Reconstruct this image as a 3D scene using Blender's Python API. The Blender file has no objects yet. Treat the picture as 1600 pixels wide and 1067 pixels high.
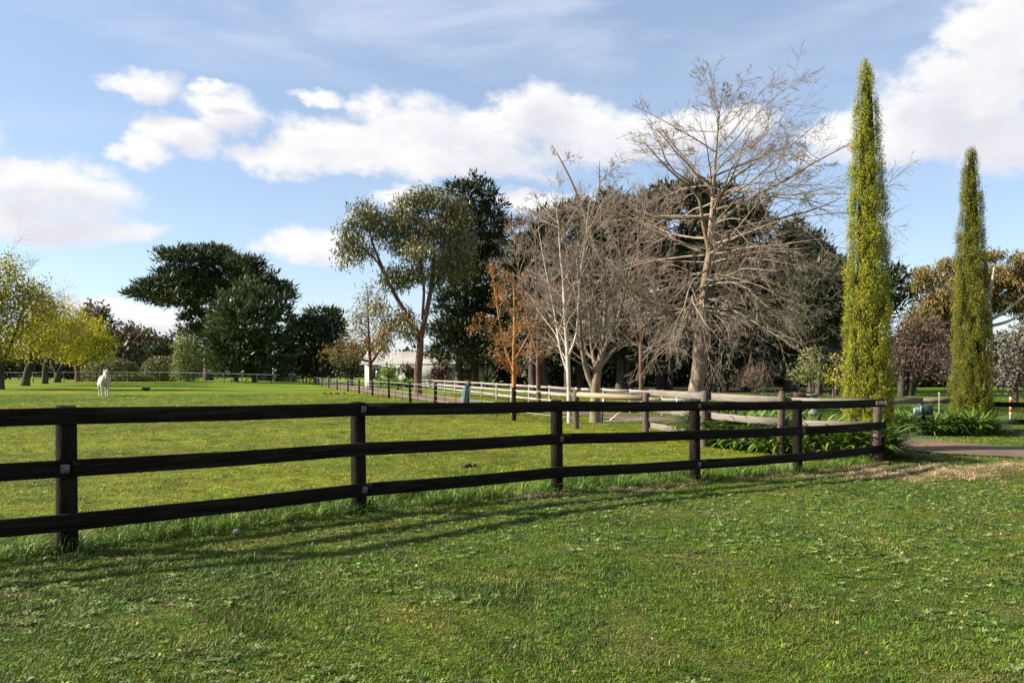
import bpy, math, random
import numpy as np
from mathutils import Vector, Matrix

R = math.radians
scene = bpy.context.scene
COL = scene.collection

# ------------------------------------------------------------------ camera
F, H, CZ = 1246.0, 586.0, 1.5            # focal length in photo pixels, horizon row, eye height
cam_d = bpy.data.cameras.new('camera')
cam = bpy.data.objects.new('camera', cam_d)
COL.objects.link(cam)
cam.location = (0, 0, CZ)
cam.rotation_euler = (R(90), 0, 0)
cam_d.sensor_width = 36
cam_d.lens = 36 * F / 1600
cam_d.shift_y = (H - 533.5) / 1600
cam_d.clip_end = 8000
scene.camera = cam

# ------------------------------------------------------------------ exposure
vs = scene.view_settings
vs.view_transform = 'Standard'
vs.look = 'None'
vs.gamma = 1
vs.use_curve_mapping = False
vs.exposure = 1.55

# ------------------------------------------------------------------ sun and sky
SUN_EL = 29.5
SUN_AZ = (-math.cos(R(3)), -math.sin(R(3)))         # towards the sun, left of the camera and a touch behind
sun_d = bpy.data.lights.new('sun', 'SUN')
sun_d.energy = 5.0
sun_d.angle = R(0.55)
sun_d.color = (1.0, 0.93, 0.80)
sun = bpy.data.objects.new('sun', sun_d)
COL.objects.link(sun)
sv = Vector((SUN_AZ[0] * math.cos(R(SUN_EL)), SUN_AZ[1] * math.cos(R(SUN_EL)), math.sin(R(SUN_EL))))
sun.rotation_euler = sv.to_track_quat('Z', 'Y').to_euler()
sun.location = (-40, -8, 40)


class NT:
    """tiny helper for node trees"""
    def __init__(self, tree):
        self.t = tree

    def n(self, typ, **kw):
        nd = self.t.nodes.new(typ)
        for k, v in kw.items():
            setattr(nd, k, v)
        return nd

    def link(self, a, b):
        self.t.links.new(a, b)

    def put(self, sock, v):
        if hasattr(v, 'is_output'):
            self.link(v, sock)
        else:
            sock.default_value = v

    def math(self, op, a, b=None, c=None, clamp=False):
        nd = self.n('ShaderNodeMath', operation=op, use_clamp=clamp)
        for i, v in enumerate((a, b, c)):
            if v is not None:
                self.put(nd.inputs[i], v)
        return nd.outputs[0]

    def vmath(self, op, a, b=None, c=None):
        nd = self.n('ShaderNodeVectorMath', operation=op)
        for i, v in enumerate((a, b, c)):
            if v is not None:
                self.put(nd.inputs[i], v)
        return nd.outputs['Value'] if op in ('DOT_PRODUCT', 'LENGTH') else nd.outputs[0]

    def noise(self, vec, scale, detail=4, rough=0.55, dist=0.0):
        nd = self.n('ShaderNodeTexNoise')
        if vec is not None:
            self.link(vec, nd.inputs['Vector'])
        nd.inputs['Scale'].default_value = scale
        nd.inputs['Detail'].default_value = detail
        nd.inputs['Roughness'].default_value = rough
        nd.inputs['Distortion'].default_value = dist
        return nd

    def smooth(self, v, a, b, lo=0.0, hi=1.0):
        nd = self.n('ShaderNodeMapRange', interpolation_type='SMOOTHSTEP')
        self.put(nd.inputs[0], v)
        for i, q in enumerate((a, b, lo, hi)):
            nd.inputs[i + 1].default_value = q
        return nd.outputs[0]

    def mix(self, f, a, b):
        nd = self.n('ShaderNodeMix', data_type='RGBA')
        self.put(nd.inputs[0], f)
        for i, v in ((6, a), (7, b)):
            if hasattr(v, 'is_output'):
                self.link(v, nd.inputs[i])
            else:
                nd.inputs[i].default_value = (*v[:3], 1)
        return nd.outputs[2]


world = bpy.data.worlds.new('World')
scene.world = world
world.use_nodes = True
wt = world.node_tree
wt.nodes.clear()
w = NT(wt)
sky = w.n('ShaderNodeTexSky', sky_type='NISHITA')
sky.sun_disc = False
sky.sun_elevation = R(SUN_EL)
sky.sun_rotation = math.atan2(SUN_AZ[0], SUN_AZ[1])
sky.altitude = 50
sky.air_density = 1.0
sky.dust_density = 0.25
sky.ozone_density = 2.5


def ang(px, py):
    """photo pixel -> (azimuth, elevation)"""
    x, z = (px - 800) / F, (H - py) / F
    return math.atan2(x, 1), math.atan2(z, math.hypot(x, 1))


CLOUDS = [(225, 130, 74, 30), (342, 140, 34, 12), (225, 238, 62, 26), (285, 212, 76, 36), (360, 178, 66, 40),
          (100, 302, 128, 56), (50, 345, 130, 50), (170, 352, 100, 20), (20, 290, 70, 44),
          (450, 248, 90, 26), (540, 228, 120, 50), (640, 208, 120, 64), (745, 228, 130, 56), (838, 180, 70, 54),
          (905, 205, 100, 48), (985, 208, 80, 40), (1075, 208, 90, 38), (1150, 190, 70, 26), (660, 258, 220, 30),
          (485, 388, 84, 30), (505, 152, 44, 18), (1500, 150, 180, 90), (1400, 215, 200, 46), (1560, 60, 120, 90), (1590, 215, 140, 58), (1300, 205, 80, 26),
          (850, 318, 100, 24), (610, 308, 40, 20), (250, 508, 110, 30), (160, 478, 110, 16),
          (1720, 90, 160, 90), (1760, 330, 120, 40), (-120, 200, 120, 50), (-260, 330, 160, 50)]
geo = w.n('ShaderNodeNewGeometry')
dirv = w.vmath('SCALE', geo.outputs['Incoming'])
dirv.node.inputs['Scale'].default_value = -1
sep = w.n('ShaderNodeSeparateXYZ')
w.link(dirv, sep.inputs[0])
az = w.math('ARCTAN2', sep.outputs[0], sep.outputs[1])
el = w.math('ARCSINE', sep.outputs[2])
com = w.n('ShaderNodeCombineXYZ')
w.link(az, com.inputs[0])
w.link(el, com.inputs[1])
stretch = w.vmath('MULTIPLY', dirv, (1.0, 1.0, 1.7))
nA = w.noise(stretch, 7.0, 7, 0.62)
nB = w.noise(stretch, 24.0, 6, 0.6)
warp = w.vmath('SUBTRACT', nA.outputs['Color'], (0.5, 0.5, 0.5))
warp2 = w.vmath('SUBTRACT', nB.outputs['Color'], (0.5, 0.5, 0.5))
wv = w.vmath('MULTIPLY_ADD', warp, (0.085, 0.055, 0), com.outputs[0])
wv = w.vmath('MULTIPLY_ADD', warp2, (0.030, 0.022, 0), wv)


def cloud_field(vec):
    """highest where the direction lies deep inside one of the clouds"""
    acc = None
    for (px, py, rx, ry) in CLOUDS:
        a0, e0 = ang(px, py)
        a1, _ = ang(px + rx, py)
        _, e1 = ang(px, py - ry)
        ia, ie = 1 / max(a1 - a0, 1e-3), 1 / max(e1 - e0, 1e-3)
        q = w.vmath('MULTIPLY_ADD', vec, (ia, ie, 0), (-a0 * ia, -e0 * ie, 0))
        r = w.vmath('DOT_PRODUCT', q, q)
        acc = r if acc is None else w.math('SMOOTH_MIN', acc, r, 0.35)
    return w.math('SUBTRACT', 1.0, acc)


f0 = cloud_field(wv)
f1 = cloud_field(w.vmath('ADD', wv, (-0.020, 0.024, 0)))
fine = w.math('MULTIPLY', w.math('SUBTRACT', nB.outputs[0], 0.5), 2.3)
d0 = w.math('ADD', f0, fine)
# the same kind of clouds goes on all round outside the frame
nC = w.noise(stretch, 2.6, 7, 0.6, 0.3)
other = w.math('MULTIPLY', w.math('SUBTRACT', nC.outputs[0], 0.54), 9.0)
outside = w.math('MAXIMUM', w.smooth(w.math('ABSOLUTE', az), 0.66, 0.90), w.smooth(el, 0.50, 0.70))
d_all = w.math('MAXIMUM', d0, w.math('ADD', other, w.math('MULTIPLY', w.math('SUBTRACT', outside, 1.0), 9.0)))
alpha = w.smooth(d_all, -0.30, 0.85)
# thin high veil and the pale band near the horizon
stv = w.vmath('MULTIPLY', dirv, (2.2, 2.2, 9.0))
nV = w.noise(stv, 1.6, 6, 0.6, 0.4)
veil = w.math('MULTIPLY', w.smooth(nV.outputs[0], 0.40, 0.78), w.smooth(el, 0.30, 0.44, 0.20, 0.75))
low = w.math('MULTIPLY', w.smooth(el, 0.20, 0.0), 0.62)
veil = w.math('MAXIMUM', w.math('ADD', w.math('MULTIPLY', veil, 0.72), 0.28), low)
# shading: where there is more cloud towards the sun and above, it is greyer
shade = w.smooth(w.math('SUBTRACT', w.math('ADD', f1, w.math('MULTIPLY', fine, 0.35)), 0.0), -0.2, 1.1)
under = w.math('MULTIPLY', shade, w.smooth(nA.outputs[0], 0.28, 0.62))
c_col = w.mix(under, (0.98, 0.97, 0.97), (0.76, 0.76, 0.84))
SKY_GAIN = 0.063
sk = w.n('ShaderNodeBackground')
w.link(sky.outputs[0], sk.inputs[0])
sk.inputs[1].default_value = SKY_GAIN
cl = w.n('ShaderNodeBackground')
w.link(c_col, cl.inputs[0])
cl.inputs[1].default_value = 0.355
cv = w.n('ShaderNodeBackground')
cv.inputs[0].default_value = (0.74, 0.82, 0.98, 1)
cv.inputs[1].default_value = 0.345
m1 = w.n('ShaderNodeMixShader')
w.link(veil, m1.inputs[0])
w.link(sk.outputs[0], m1.inputs[1])
w.link(cv.outputs[0], m1.inputs[2])
m2 = w.n('ShaderNodeMixShader')
w.link(alpha, m2.inputs[0])
w.link(m1.outputs[0], m2.inputs[1])
w.link(cl.outputs[0], m2.inputs[2])
wo = w.n('ShaderNodeOutputWorld')
w.link(m2.outputs[0], wo.inputs[0])
world.cycles.sampling_method = 'MANUAL'
world.cycles.sample_map_resolution = 512
scene.cycles.max_bounces = 6
scene.cycles.diffuse_bounces = 3
scene.cycles.transmission_bounces = 4
scene.cycles.use_denoising = True


# ------------------------------------------------------------------ terrain
def sstep(t):
    t = np.clip(t, 0, 1)
    return t * t * (3 - 2 * t)


def gz(x, y):
    x, y = np.asarray(x, float), np.asarray(y, float)
    z = -0.20 * sstep((x + 4) / 11.5) * (1 - sstep((y - 24) / 36))
    z = z + 0.62 * sstep((y - 60) / 45) * sstep((-x - 20) / 28)
    z = z + 0.018 * np.sin(x * 0.9 + 0.7 * np.sin(y * 0.6)) * np.sin(y * 0.8 + 1.3) * sstep((y + 20) / 10)
    z = z + 0.10 * np.exp(-((x - 9.2) / 1.9) ** 2 - ((y - 13.8) / 0.8) ** 2)        # low mound by the fence corner
    return z


def gp(px, d):
    """ground point seen in column px at depth d"""
    x = (px - 800) / F * d
    return np.array([x, d, float(gz(x, d))])


def wp(px, py, d):
    return np.array([(px - 800) / F * d, d, CZ - (py - H) / F * d])


def vnoise(x, y, s, seed=0):
    """value noise, 0..1"""
    x, y = np.asarray(x, float) * s + seed * 17.3, np.asarray(y, float) * s - seed * 9.1
    xi, yi = np.floor(x), np.floor(y)
    fx, fy = x - xi, y - yi
    fx, fy = fx * fx * (3 - 2 * fx), fy * fy * (3 - 2 * fy)

    def h(a, b):
        v = np.sin(a * 127.1 + b * 311.7 + seed * 74.7) * 43758.5453
        return v - np.floor(v)
    return (h(xi, yi) * (1 - fx) + h(xi + 1, yi) * fx) * (1 - fy) + (h(xi, yi + 1) * (1 - fx) + h(xi + 1, yi + 1) * fx) * fy


def fbm(x, y, s, seed=0, o=3):
    v, a, t = 0, 1, 0
    for i in range(o):
        v = v + a * vnoise(x, y, s * 2.03 ** i, seed + i)
        t += a
        a *= 0.55
    return v / t


# posts of the near fence, in order, as plan positions
FP = np.array([(-6.40, 5.15), (-3.74, 6.70), (-1.70, 8.85), (0.61, 10.80), (2.80, 12.20), (4.89, 13.65), (7.09, 15.50)])


def fence_y(x):
    return np.interp(x, FP[:, 0], FP[:, 1], left=None, right=None)


def side(x, y):
    """metres behind (+) or in front (-) of the near fence"""
    fy = np.where(x < FP[0, 0], FP[0, 1] + (x - FP[0, 0]) * 0.55, np.interp(x, FP[:, 0], FP[:, 1]))
    s = (y - fy) * 0.76
    return np.where(x > 7.2, -0.5 - (x - 7.2) * 0.3, s)


L_EDGE = np.array([(30, 9.6), (16, 14.2), (10.4, 16.2), (8.95, 17.3), (8.75, 19.3), (7.7, 23), (5.0, 27.5), (0.6, 34), (-3.3, 42), (-6.5, 50.5), (-12, 66), (-19, 88), (-26, 110), (-34, 135)])
R_EDGE = np.array([(30, 13.5), (16, 17.6), (11.9, 18.6), (11.0, 20.5), (10.4, 22.5), (9.4, 25.5), (6.9, 30), (2.7, 35.5), (-0.9, 43), (-3.6, 51), (-8.8, 66.5), (-15.4, 88.5), (-22, 111), (-30, 136)])


def spline(P, k):
    P = np.asarray(P, float)
    Q = np.vstack([2 * P[0] - P[1], P, 2 * P[-1] - P[-2]])
    out = []
    for i in range(len(P) - 1):
        a, b, c, d = Q[i:i + 4]
        for t in np.linspace(0, 1, k, endpoint=False):
            out.append(0.5 * (2 * b + (c - a) * t + (2 * a - 5 * b + 4 * c - d) * t * t + (3 * b - a - 3 * c + d) * t ** 3))
    out.append(P[-1])
    return np.array(out)


LE, RE = spline(L_EDGE, 8), spline(R_EDGE, 8)


def in_poly(x, y, poly):
    inside = np.zeros(x.shape, bool)
    j = len(poly) - 1
    for i in range(len(poly)):
        xi, yi = poly[i]
        xj, yj = poly[j]
        c = ((yi > y) != (yj > y)) & (x < (xj - xi) * (y - yi) / (yj - yi + 1e-12) + xi)
        inside ^= c
        j = i
    return inside


DRIVE_POLY = np.vstack([LE, RE[::-1]])


def on_drive(x, y):
    return in_poly(np.asarray(x, float), np.asarray(y, float), DRIVE_POLY)


def turf(x, y):
    """colour of the turf at a place: mown verge, grazed paddock, worn and dry patches"""
    x, y = np.asarray(x, float), np.asarray(y, float)
    s = side(x, y)
    pad = sstep((s - 0.2) / 0.9)
    n1, n2, n3 = fbm(x, y, 0.55, 3), fbm(x, y, 1.9, 8), fbm(x, y, 0.12, 5)
    verge = np.stack([0.090 + 0.055 * n1, 0.162 + 0.030 * n1, 0.017 + 0 * n1], -1)
    padk = np.stack([0.200 + 0.07 * n1, 0.250 + 0.04 * n1, 0.024 + 0 * n1], -1)
    lush = np.array([0.125, 0.235, 0.022])
    c = verge * (1 - pad[..., None]) + padk * pad[..., None]
    k = sstep((n2 - 0.55) / 0.2) * 0.55
    c = c * (1 - k[..., None]) + np.array([0.070, 0.150, 0.016]) * k[..., None]
    k = sstep((0.40 - n2) / 0.2) * 0.45
    c = c * (1 - k[..., None]) + np.array([0.235, 0.205, 0.045]) * k[..., None]
    k = sstep((n3 - 0.5) / 0.12) * sstep((y - 26) / 12) * 0.9
    c = c * (1 - k[..., None]) + lush * k[..., None]
    far = sstep((y - 60) / 60)
    c = c * (1 - far[..., None] * 0.5) + np.array([0.150, 0.235, 0.028]) * far[..., None] * 0.5
    # brown needle litter with the shade under the conifer belt put into the colour
    k = sstep((y - 60) / 8) * (1 - sstep((y - 120) / 20)) * sstep((x + 2) / 5) * (1 - sstep((x - 0.41 * y) / 7)) * 0.85
    c = c * (1 - k[..., None]) + np.array([0.060, 0.045, 0.028]) * k[..., None]
    c = c * np.array([0.80, 0.80, 0.72]) * (0.72 + 0.56 * fbm(x, y, 0.33, 91))[..., None]
    k = dry(x, y)
    c = c * (1 - k[..., None]) + np.array([0.27, 0.20, 0.10]) * k[..., None]
    return c


def dry(x, y):
    """dry mown straw by the fence corner and along the fence foot"""
    n = fbm(x, y, 1.5, 21)
    a = np.exp(-(((x - 7.4) / 3.4) ** 2 + ((y - 13.9 - 0.10 * (x - 7)) / 1.15) ** 2))
    b = np.exp(-(((x - 11) / 3.4) ** 2 + ((y - 13.2) / 1.9) ** 2)) * 0.9
    c = np.exp(-((side(x, y) + 0.15) / 0.35) ** 2) * 0.55 * (x < 7.2) * (x > 0)
    return np.clip(sstep((np.maximum(np.maximum(a, b), c) * 1.25 + (n - 0.5) * 1.3 * np.clip(np.maximum(np.maximum(a, b), c) * 4, 0, 1) - 0.30) / 0.60), 0, 1) * 0.75


# ------------------------------------------------------------------ object helpers
def prop(o, label=None, cat=None, group=None, kind=None):
    for k, v in (('label', label), ('category', cat), ('group', group), ('kind', kind)):
        if v:
            o[k] = v
    return o


def add(name, me, mat=None, parent=None, loc=None):
    o = bpy.data.objects.new(name, me)
    COL.objects.link(o)
    if mat is not None and me is not None and not me.materials:
        me.materials.append(mat)
    if parent is not None:
        o.parent = parent
    if loc is not None:
        o.location = loc
    return o


def thing(name, loc, label, cat, group=None, rz=0):
    o = add(name, None, loc=tuple(loc))
    o.rotation_euler = (0, 0, rz)
    o.empty_display_size = 0.3
    return prop(o, label, cat, group)


def mesh(name, V, Fc, smooth=False, attrs=None):
    """V (n,3); Fc array (m,k) or list of such arrays"""
    me = bpy.data.meshes.new(name)
    V = np.asarray(V, np.float32)
    Fs = Fc if isinstance(Fc, list) else [Fc]
    Fs = [np.asarray(f, np.int32) for f in Fs if len(f)]
    me.vertices.add(len(V))
    me.vertices.foreach_set('co', V.ravel())
    nl = sum(f.size for f in Fs)
    nf = sum(len(f) for f in Fs)
    me.loops.add(nl)
    me.loops.foreach_set('vertex_index', np.concatenate([f.ravel() for f in Fs]))
    me.polygons.add(nf)
    st, o = [], 0
    for f in Fs:
        st.append(o + np.arange(len(f)) * f.shape[1])
        o += f.size
    me.polygons.foreach_set('loop_start', np.concatenate(st).astype(np.int32))
    if smooth:
        me.polygons.foreach_set('use_smooth', np.ones(nf, bool))
    me.update(calc_edges=True)
    if attrs:
        for k, (dom, typ, arr) in attrs.items():
            a = me.attributes.new(k, typ, dom)
            a.data.foreach_set('color' if typ == 'FLOAT_COLOR' else ('vector' if typ == 'FLOAT_VECTOR' else 'value'), np.ascontiguousarray(arr, np.int32 if typ == 'INT' else np.float32).ravel())
    return me


class MB:
    """collects boxes, tubes and sweeps into one mesh"""
    def __init__(self):
        self.V, self.Q, self.T, self.n = [], [], [], 0

    def raw(self, V, Q=None, T=None):
        V = np.asarray(V, float).reshape(-1, 3)
        if Q is not None and len(Q):
            self.Q.append(np.asarray(Q) + self.n)
        if T is not None and len(T):
            self.T.append(np.asarray(T) + self.n)
        self.V.append(V)
        self.n += len(V)
        return self

    def box(self, lo, hi):
        (a, b, c), (d, e, f) = lo, hi
        V = [(a, b, c), (d, b, c), (d, e, c), (a, e, c), (a, b, f), (d, b, f), (d, e, f), (a, e, f)]
        return self.raw(V, [(3, 2, 1, 0), (4, 5, 6, 7), (0, 1, 5, 4), (1, 2, 6, 5), (2, 3, 7, 6), (3, 0, 4, 7)])

    def beam(self, pts, w, h, cham=0.0):
        """rectangular section swept along pts, upright"""
        P = np.asarray(pts, float)
        T = np.gradient(P, axis=0)
        S = np.stack([-T[:, 1], T[:, 0], 0 * T[:, 0]], -1)
        S /= np.linalg.norm(S, axis=1)[:, None] + 1e-9
        c = cham
        sec = [(-w / 2 + c, -h / 2), (w / 2 - c, -h / 2), (w / 2, -h / 2 + c), (w / 2, h / 2 - c), (w / 2 - c, h / 2), (-w / 2 + c, h / 2), (-w / 2, h / 2 - c), (-w / 2, -h / 2 + c)] if c else [(-w / 2, -h / 2), (w / 2, -h / 2), (w / 2, h / 2), (-w / 2, h / 2)]
        k = len(sec)
        V = [p + s * a + np.array([0, 0, b]) for p, s in zip(P, S) for a, b in sec]
        Q = [(i * k + j, i * k + (j + 1) % k, (i + 1) * k + (j + 1) % k, (i + 1) * k + j) for i in range(len(P) - 1) for j in range(k)]
        b0 = (len(P) - 1) * k
        self.raw(V, Q)
        if k == 4:
            self.Q.append(np.array([(3, 2, 1, 0), (b0, b0 + 1, b0 + 2, b0 + 3)]) + self.n - len(V))
        else:
            q = [(7, 6, 1, 0), (6, 5, 2, 1), (5, 4, 3, 2)]
            self.Q.append(np.array(q + [tuple(b0 + i for i in reversed(t)) for t in q]) + self.n - len(V))
        return self

    def tube(self, pts, rad, sides=8, cap=True):
        P = np.asarray(pts, float)[None]
        Rr = np.broadcast_to(np.asarray(rad, float), P.shape[1])[None]
        V, Q = tubes(P, Rr, sides)
        n = P.shape[1]
        base = self.n
        self.raw(V, Q)
        if cap:
            for r0, rev in ((0, True), (n - 1, False)):
                c = self.n
                self.raw([P[0, r0]])
                ring = [base + r0 * sides + j for j in range(sides)]
                tri = [(c, ring[j], ring[(j + 1) % sides]) if not rev else (c, ring[(j + 1) % sides], ring[j]) for j in range(sides)]
                self.T.append(np.array(tri))
        return self

    def mesh(self, name, smooth=False, attrs=None):
        Fs = []
        if self.Q:
            Fs.append(np.concatenate(self.Q))
        if self.T:
            Fs.append(np.concatenate(self.T))
        return mesh(name, np.concatenate(self.V), Fs, smooth, attrs)

    def build(self, name, mat, parent=None, smooth=False, loc=None):
        return add(name, self.mesh(name, smooth), mat, parent, loc)


def unit(v):
    return v / (np.linalg.norm(v, axis=-1, keepdims=True) + 1e-9)


def tubes(P, Rd, sides):
    """P (B,n,3), Rd (B,n) -> joined verts, quads"""
    B, n, _ = P.shape
    T = unit(np.gradient(P, axis=1))
    mean = unit(P[:, -1] - P[:, 0])
    ref = np.where(np.abs(mean[:, 2:3]) > 0.8, np.array([[1., 0, 0]]), np.array([[0, 0, 1.]]))
    U = unit(np.cross(T, ref[:, None, :]))
    W = np.cross(T, U)
    a = np.arange(sides) / sides * 2 * math.pi
    V = P[:, :, None, :] + Rd[:, :, None, None] * (np.cos(a)[None, None, :, None] * U[:, :, None, :] + np.sin(a)[None, None, :, None] * W[:, :, None, :])
    idx = np.arange(B * n * sides).reshape(B, n, sides)
    nx = np.roll(idx, -1, axis=2)
    Q = np.stack([idx[:, :-1], nx[:, :-1], nx[:, 1:], idx[:, 1:]], -1).reshape(-1, 4)
    return V.reshape(-1, 3), Q


# ------------------------------------------------------------------ materials
def mat_new(name):
    m = bpy.data.materials.new(name)
    m.use_nodes = True
    t = NT(m.node_tree)
    b = m.node_tree.nodes['Principled BSDF']
    b.inputs['Specular IOR Level'].default_value = 0.3
    return m, t, b


def m_noisy(name, a, b, scale=6, rough=0.8, bump=0.2, bscale=None, stretch=(1, 1, 1), c=None, spec=0.3, detail=5):
    m, t, bs = mat_new(name)
    tc = t.n('ShaderNodeTexCoord')
    v = t.vmath('MULTIPLY', tc.outputs['Object'], stretch)
    n = t.noise(v, scale, detail, 0.62)
    f = t.smooth(n.outputs[0], 0.32, 0.68)
    col = t.mix(f, a, b)
    if c is not None:
        n2 = t.noise(v, scale * 0.31, 3, 0.5)
        col = t.mix(t.smooth(n2.outputs[0], 0.52, 0.68), col, c)
    t.link(col, bs.inputs['Base Color'])
    bs.inputs['Roughness'].default_value = rough
    bs.inputs['Specular IOR Level'].default_value = spec
    if bump:
        nb = t.noise(v, bscale or scale * 3, 5, 0.6)
        bp = t.n('ShaderNodeBump')
        bp.inputs['Strength'].default_value = bump
        bp.inputs['Distance'].default_value = 0.02
        t.link(nb.outputs[0], bp.inputs['Height'])
        t.link(bp.outputs[0], bs.inputs['Normal'])
    return m


def m_leaf(name, a, b, c=None, trans=0.25, rough=0.55, spec=0.25):
    """leaf colour runs from a to b with each leaf's own number, some leaves c"""
    m, t, bs = mat_new(name)
    at = t.n('ShaderNodeAttribute', attribute_name='rnd')
    col = t.mix(at.outputs['Fac'], a, b)
    if c is not None:
        at2 = t.n('ShaderNodeAttribute', attribute_name='rnd2')
        col = t.mix(t.smooth(at2.outputs['Fac'], 0.55, 0.85), col, c)
    t.link(col, bs.inputs['Base Color'])
    bs.inputs['Roughness'].default_value = rough
    bs.inputs['Specular IOR Level'].default_value = spec
    tr = t.n('ShaderNodeBsdfTranslucent')
    t.link(col, tr.inputs[0])
    mx = t.n('ShaderNodeMixShader')
    mx.inputs[0].default_value = trans
    t.link(bs.outputs[0], mx.inputs[1])
    t.link(tr.outputs[0], mx.inputs[2])
    out = m.node_tree.nodes['Material Output']
    t.link(mx.outputs[0], out.inputs[0])
    return m


def m_turf(name, gain=1.0, soil=0.0):
    m, t, bs = mat_new(name)
    at = t.n('ShaderNodeAttribute', attribute_name='tint')
    if soil == 0:
        at.attribute_type = 'INSTANCER'
        oi = t.n('ShaderNodeObjectInfo')
        v = t.math('MULTIPLY_ADD', oi.outputs['Random'], 0.9, 0.5 * gain)
        col = t.vmath('SCALE', at.outputs['Color'])
        t.link(v, col.node.inputs['Scale'])
    else:
        tc = t.n('ShaderNodeTexCoord')
        n = t.noise(tc.outputs['Object'], 3.2, 8, 0.7)
        n2 = t.noise(tc.outputs['Object'], 45, 4, 0.7)
        v = t.math('MULTIPLY', t.smooth(n.outputs[0], 0.25, 0.75, 0.78, 1.16), t.smooth(n2.outputs[0], 0.3, 0.7, 0.60, 1.25))
        col = t.vmath('SCALE', at.outputs['Color'])
        t.link(t.math('MULTIPLY', v, gain), col.node.inputs['Scale'])
        bp = t.n('ShaderNodeBump')
        bp.inputs['Strength'].default_value = 0.8
        bp.inputs['Distance'].default_value = 0.05
        t.link(n2.outputs[0], bp.inputs['Height'])
        t.link(bp.outputs[0], bs.inputs['Normal'])
    t.link(col, bs.inputs['Base Color'])
    bs.inputs['Roughness'].default_value = 0.6 if soil == 0 else 0.95
    bs.inputs['Specular IOR Level'].default_value = 0.25 if soil == 0 else 0.05
    if soil == 0:
        tr = t.n('ShaderNodeBsdfTranslucent')
        t.link(col, tr.inputs[0])
        mx = t.n('ShaderNodeMixShader')
        mx.inputs[0].default_value = 0.18
        t.link(bs.outputs[0], mx.inputs[1])
        t.link(tr.outputs[0], mx.inputs[2])
        t.link(mx.outputs[0], m.node_tree.nodes['Material Output'].inputs[0])
    return m


M = {}
M['ground'] = m_turf('turf_ground', 0.86, 1.0)
M['grass'] = m_turf('grass_blade', 1.0)
M['drive'] = m_noisy('gravel_drive', (0.140, 0.096, 0.062), (0.082, 0.060, 0.042), 1.3, 0.95, 0.8, 45, (1, 1, 1), (0.175, 0.088, 0.036))
M['fence_dark'] = m_noisy('creosoted_timber', (0.006, 0.0045, 0.0035), (0.020, 0.015, 0.011), 5, 0.9, 0.7, 22, (1, 1, 0.3), (0.028, 0.022, 0.016), 0.08)
M['rail_dark'] = m_noisy('creosoted_board', (0.005, 0.004, 0.0032), (0.018, 0.014, 0.010), 6, 0.9, 0.7, 20, (0.5, 0.5, 9), (0.024, 0.023, 0.013), 0.08)
M['post_brown'] = m_noisy('brown_round_timber', (0.055, 0.037, 0.028), (0.11, 0.076, 0.058), 6, 0.9, 0.5, 24, (1, 1, 0.25))
M['rail_grey'] = m_noisy('weathered_grey_board', (0.115, 0.095, 0.080), (0.20, 0.17, 0.145), 5, 0.9, 0.45, 20, (0.6, 0.6, 8), (0.14, 0.11, 0.088))
M['log'] = m_noisy('pale_log', (0.22, 0.16, 0.09), (0.30, 0.23, 0.145), 4, 0.85, 0.4, 18, (0.5, 0.5, 4))
M['rail_white'] = m_noisy('faded_white_rail', (0.19, 0.16, 0.135), (0.30, 0.27, 0.235), 3, 0.85, 0.3, 14, (0.5, 0.5, 4), (0.18, 0.15, 0.125))
M['metal'] = m_noisy('galvanised_steel', (0.42, 0.43, 0.44), (0.60, 0.61, 0.62), 9, 0.42, 0.05)
M['metal'].node_tree.nodes['Principled BSDF'].inputs['Metallic'].default_value = 0.6
M['plate'] = m_noisy('zinc_plate', (0.06, 0.06, 0.056), (0.12, 0.12, 0.112), 30, 0.6, 0.1)
M['black'] = m_noisy('black_steel', (0.012, 0.012, 0.012), (0.03, 0.028, 0.026), 20, 0.6, 0.1)
M['wire'] = m_noisy('dull_wire', (0.30, 0.30, 0.30), (0.42, 0.42, 0.42), 20, 0.5, 0)
M['tape'] = m_noisy('pale_fence_tape', (0.55, 0.52, 0.47), (0.68, 0.66, 0.6), 10, 0.7, 0)


# ------------------------------------------------------------------ ground sheet and drive
def spaced(lo, hi, n, fine):
    a, b = math.asinh(lo / fine), math.asinh(hi / fine)
    return np.sinh(np.linspace(a, b, n)) * fine


gx = spaced(-2600, 2600, 420, 9.0)
gy = spaced(-70, 4200, 420, 9.0) + 8.0
GX, GY = np.meshgrid(gx, gy)
GZ = gz(GX, GY)
nx_, ny_ = len(gx), len(gy)
ii = np.arange(nx_ * ny_).reshape(ny_, nx_)
quads = np.stack([ii[:-1, :-1], ii[:-1, 1:], ii[1:, 1:], ii[1:, :-1]], -1).reshape(-1, 4)
tint = np.concatenate([turf(GX.ravel(), GY.ravel()), np.ones((GX.size, 1))], 1)
ground = add('ground', mesh('ground', np.stack([GX, GY, GZ], -1).reshape(-1, 3), quads, True, {'tint': ('POINT', 'FLOAT_COLOR', tint)}), M['ground'])
prop(ground, 'grassy paddock and verge stretching to the horizon', 'ground', kind='structure')

nl = len(LE)
cross = 9
V = []
for i in range(nl):
    for j in range(cross):
        t = j / (cross - 1)
        p = LE[i] * (1 - t) + RE[i] * t
        V.append((p[0], p[1], float(gz(p[0], p[1])) + 0.03 + 0.05 * math.sin(math.pi * t) ** 0.5))
ii = np.arange(nl * cross).reshape(nl, cross)
quads = np.stack([ii[:-1, :-1], ii[:-1, 1:], ii[1:, 1:], ii[1:, :-1]], -1).reshape(-1, 4)[:, ::-1]
drive = add('driveway', mesh('driveway', V, quads, True), M['drive'])
prop(drive, 'brown gravel driveway curving from the right towards the house', 'driveway', kind='structure')


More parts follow.
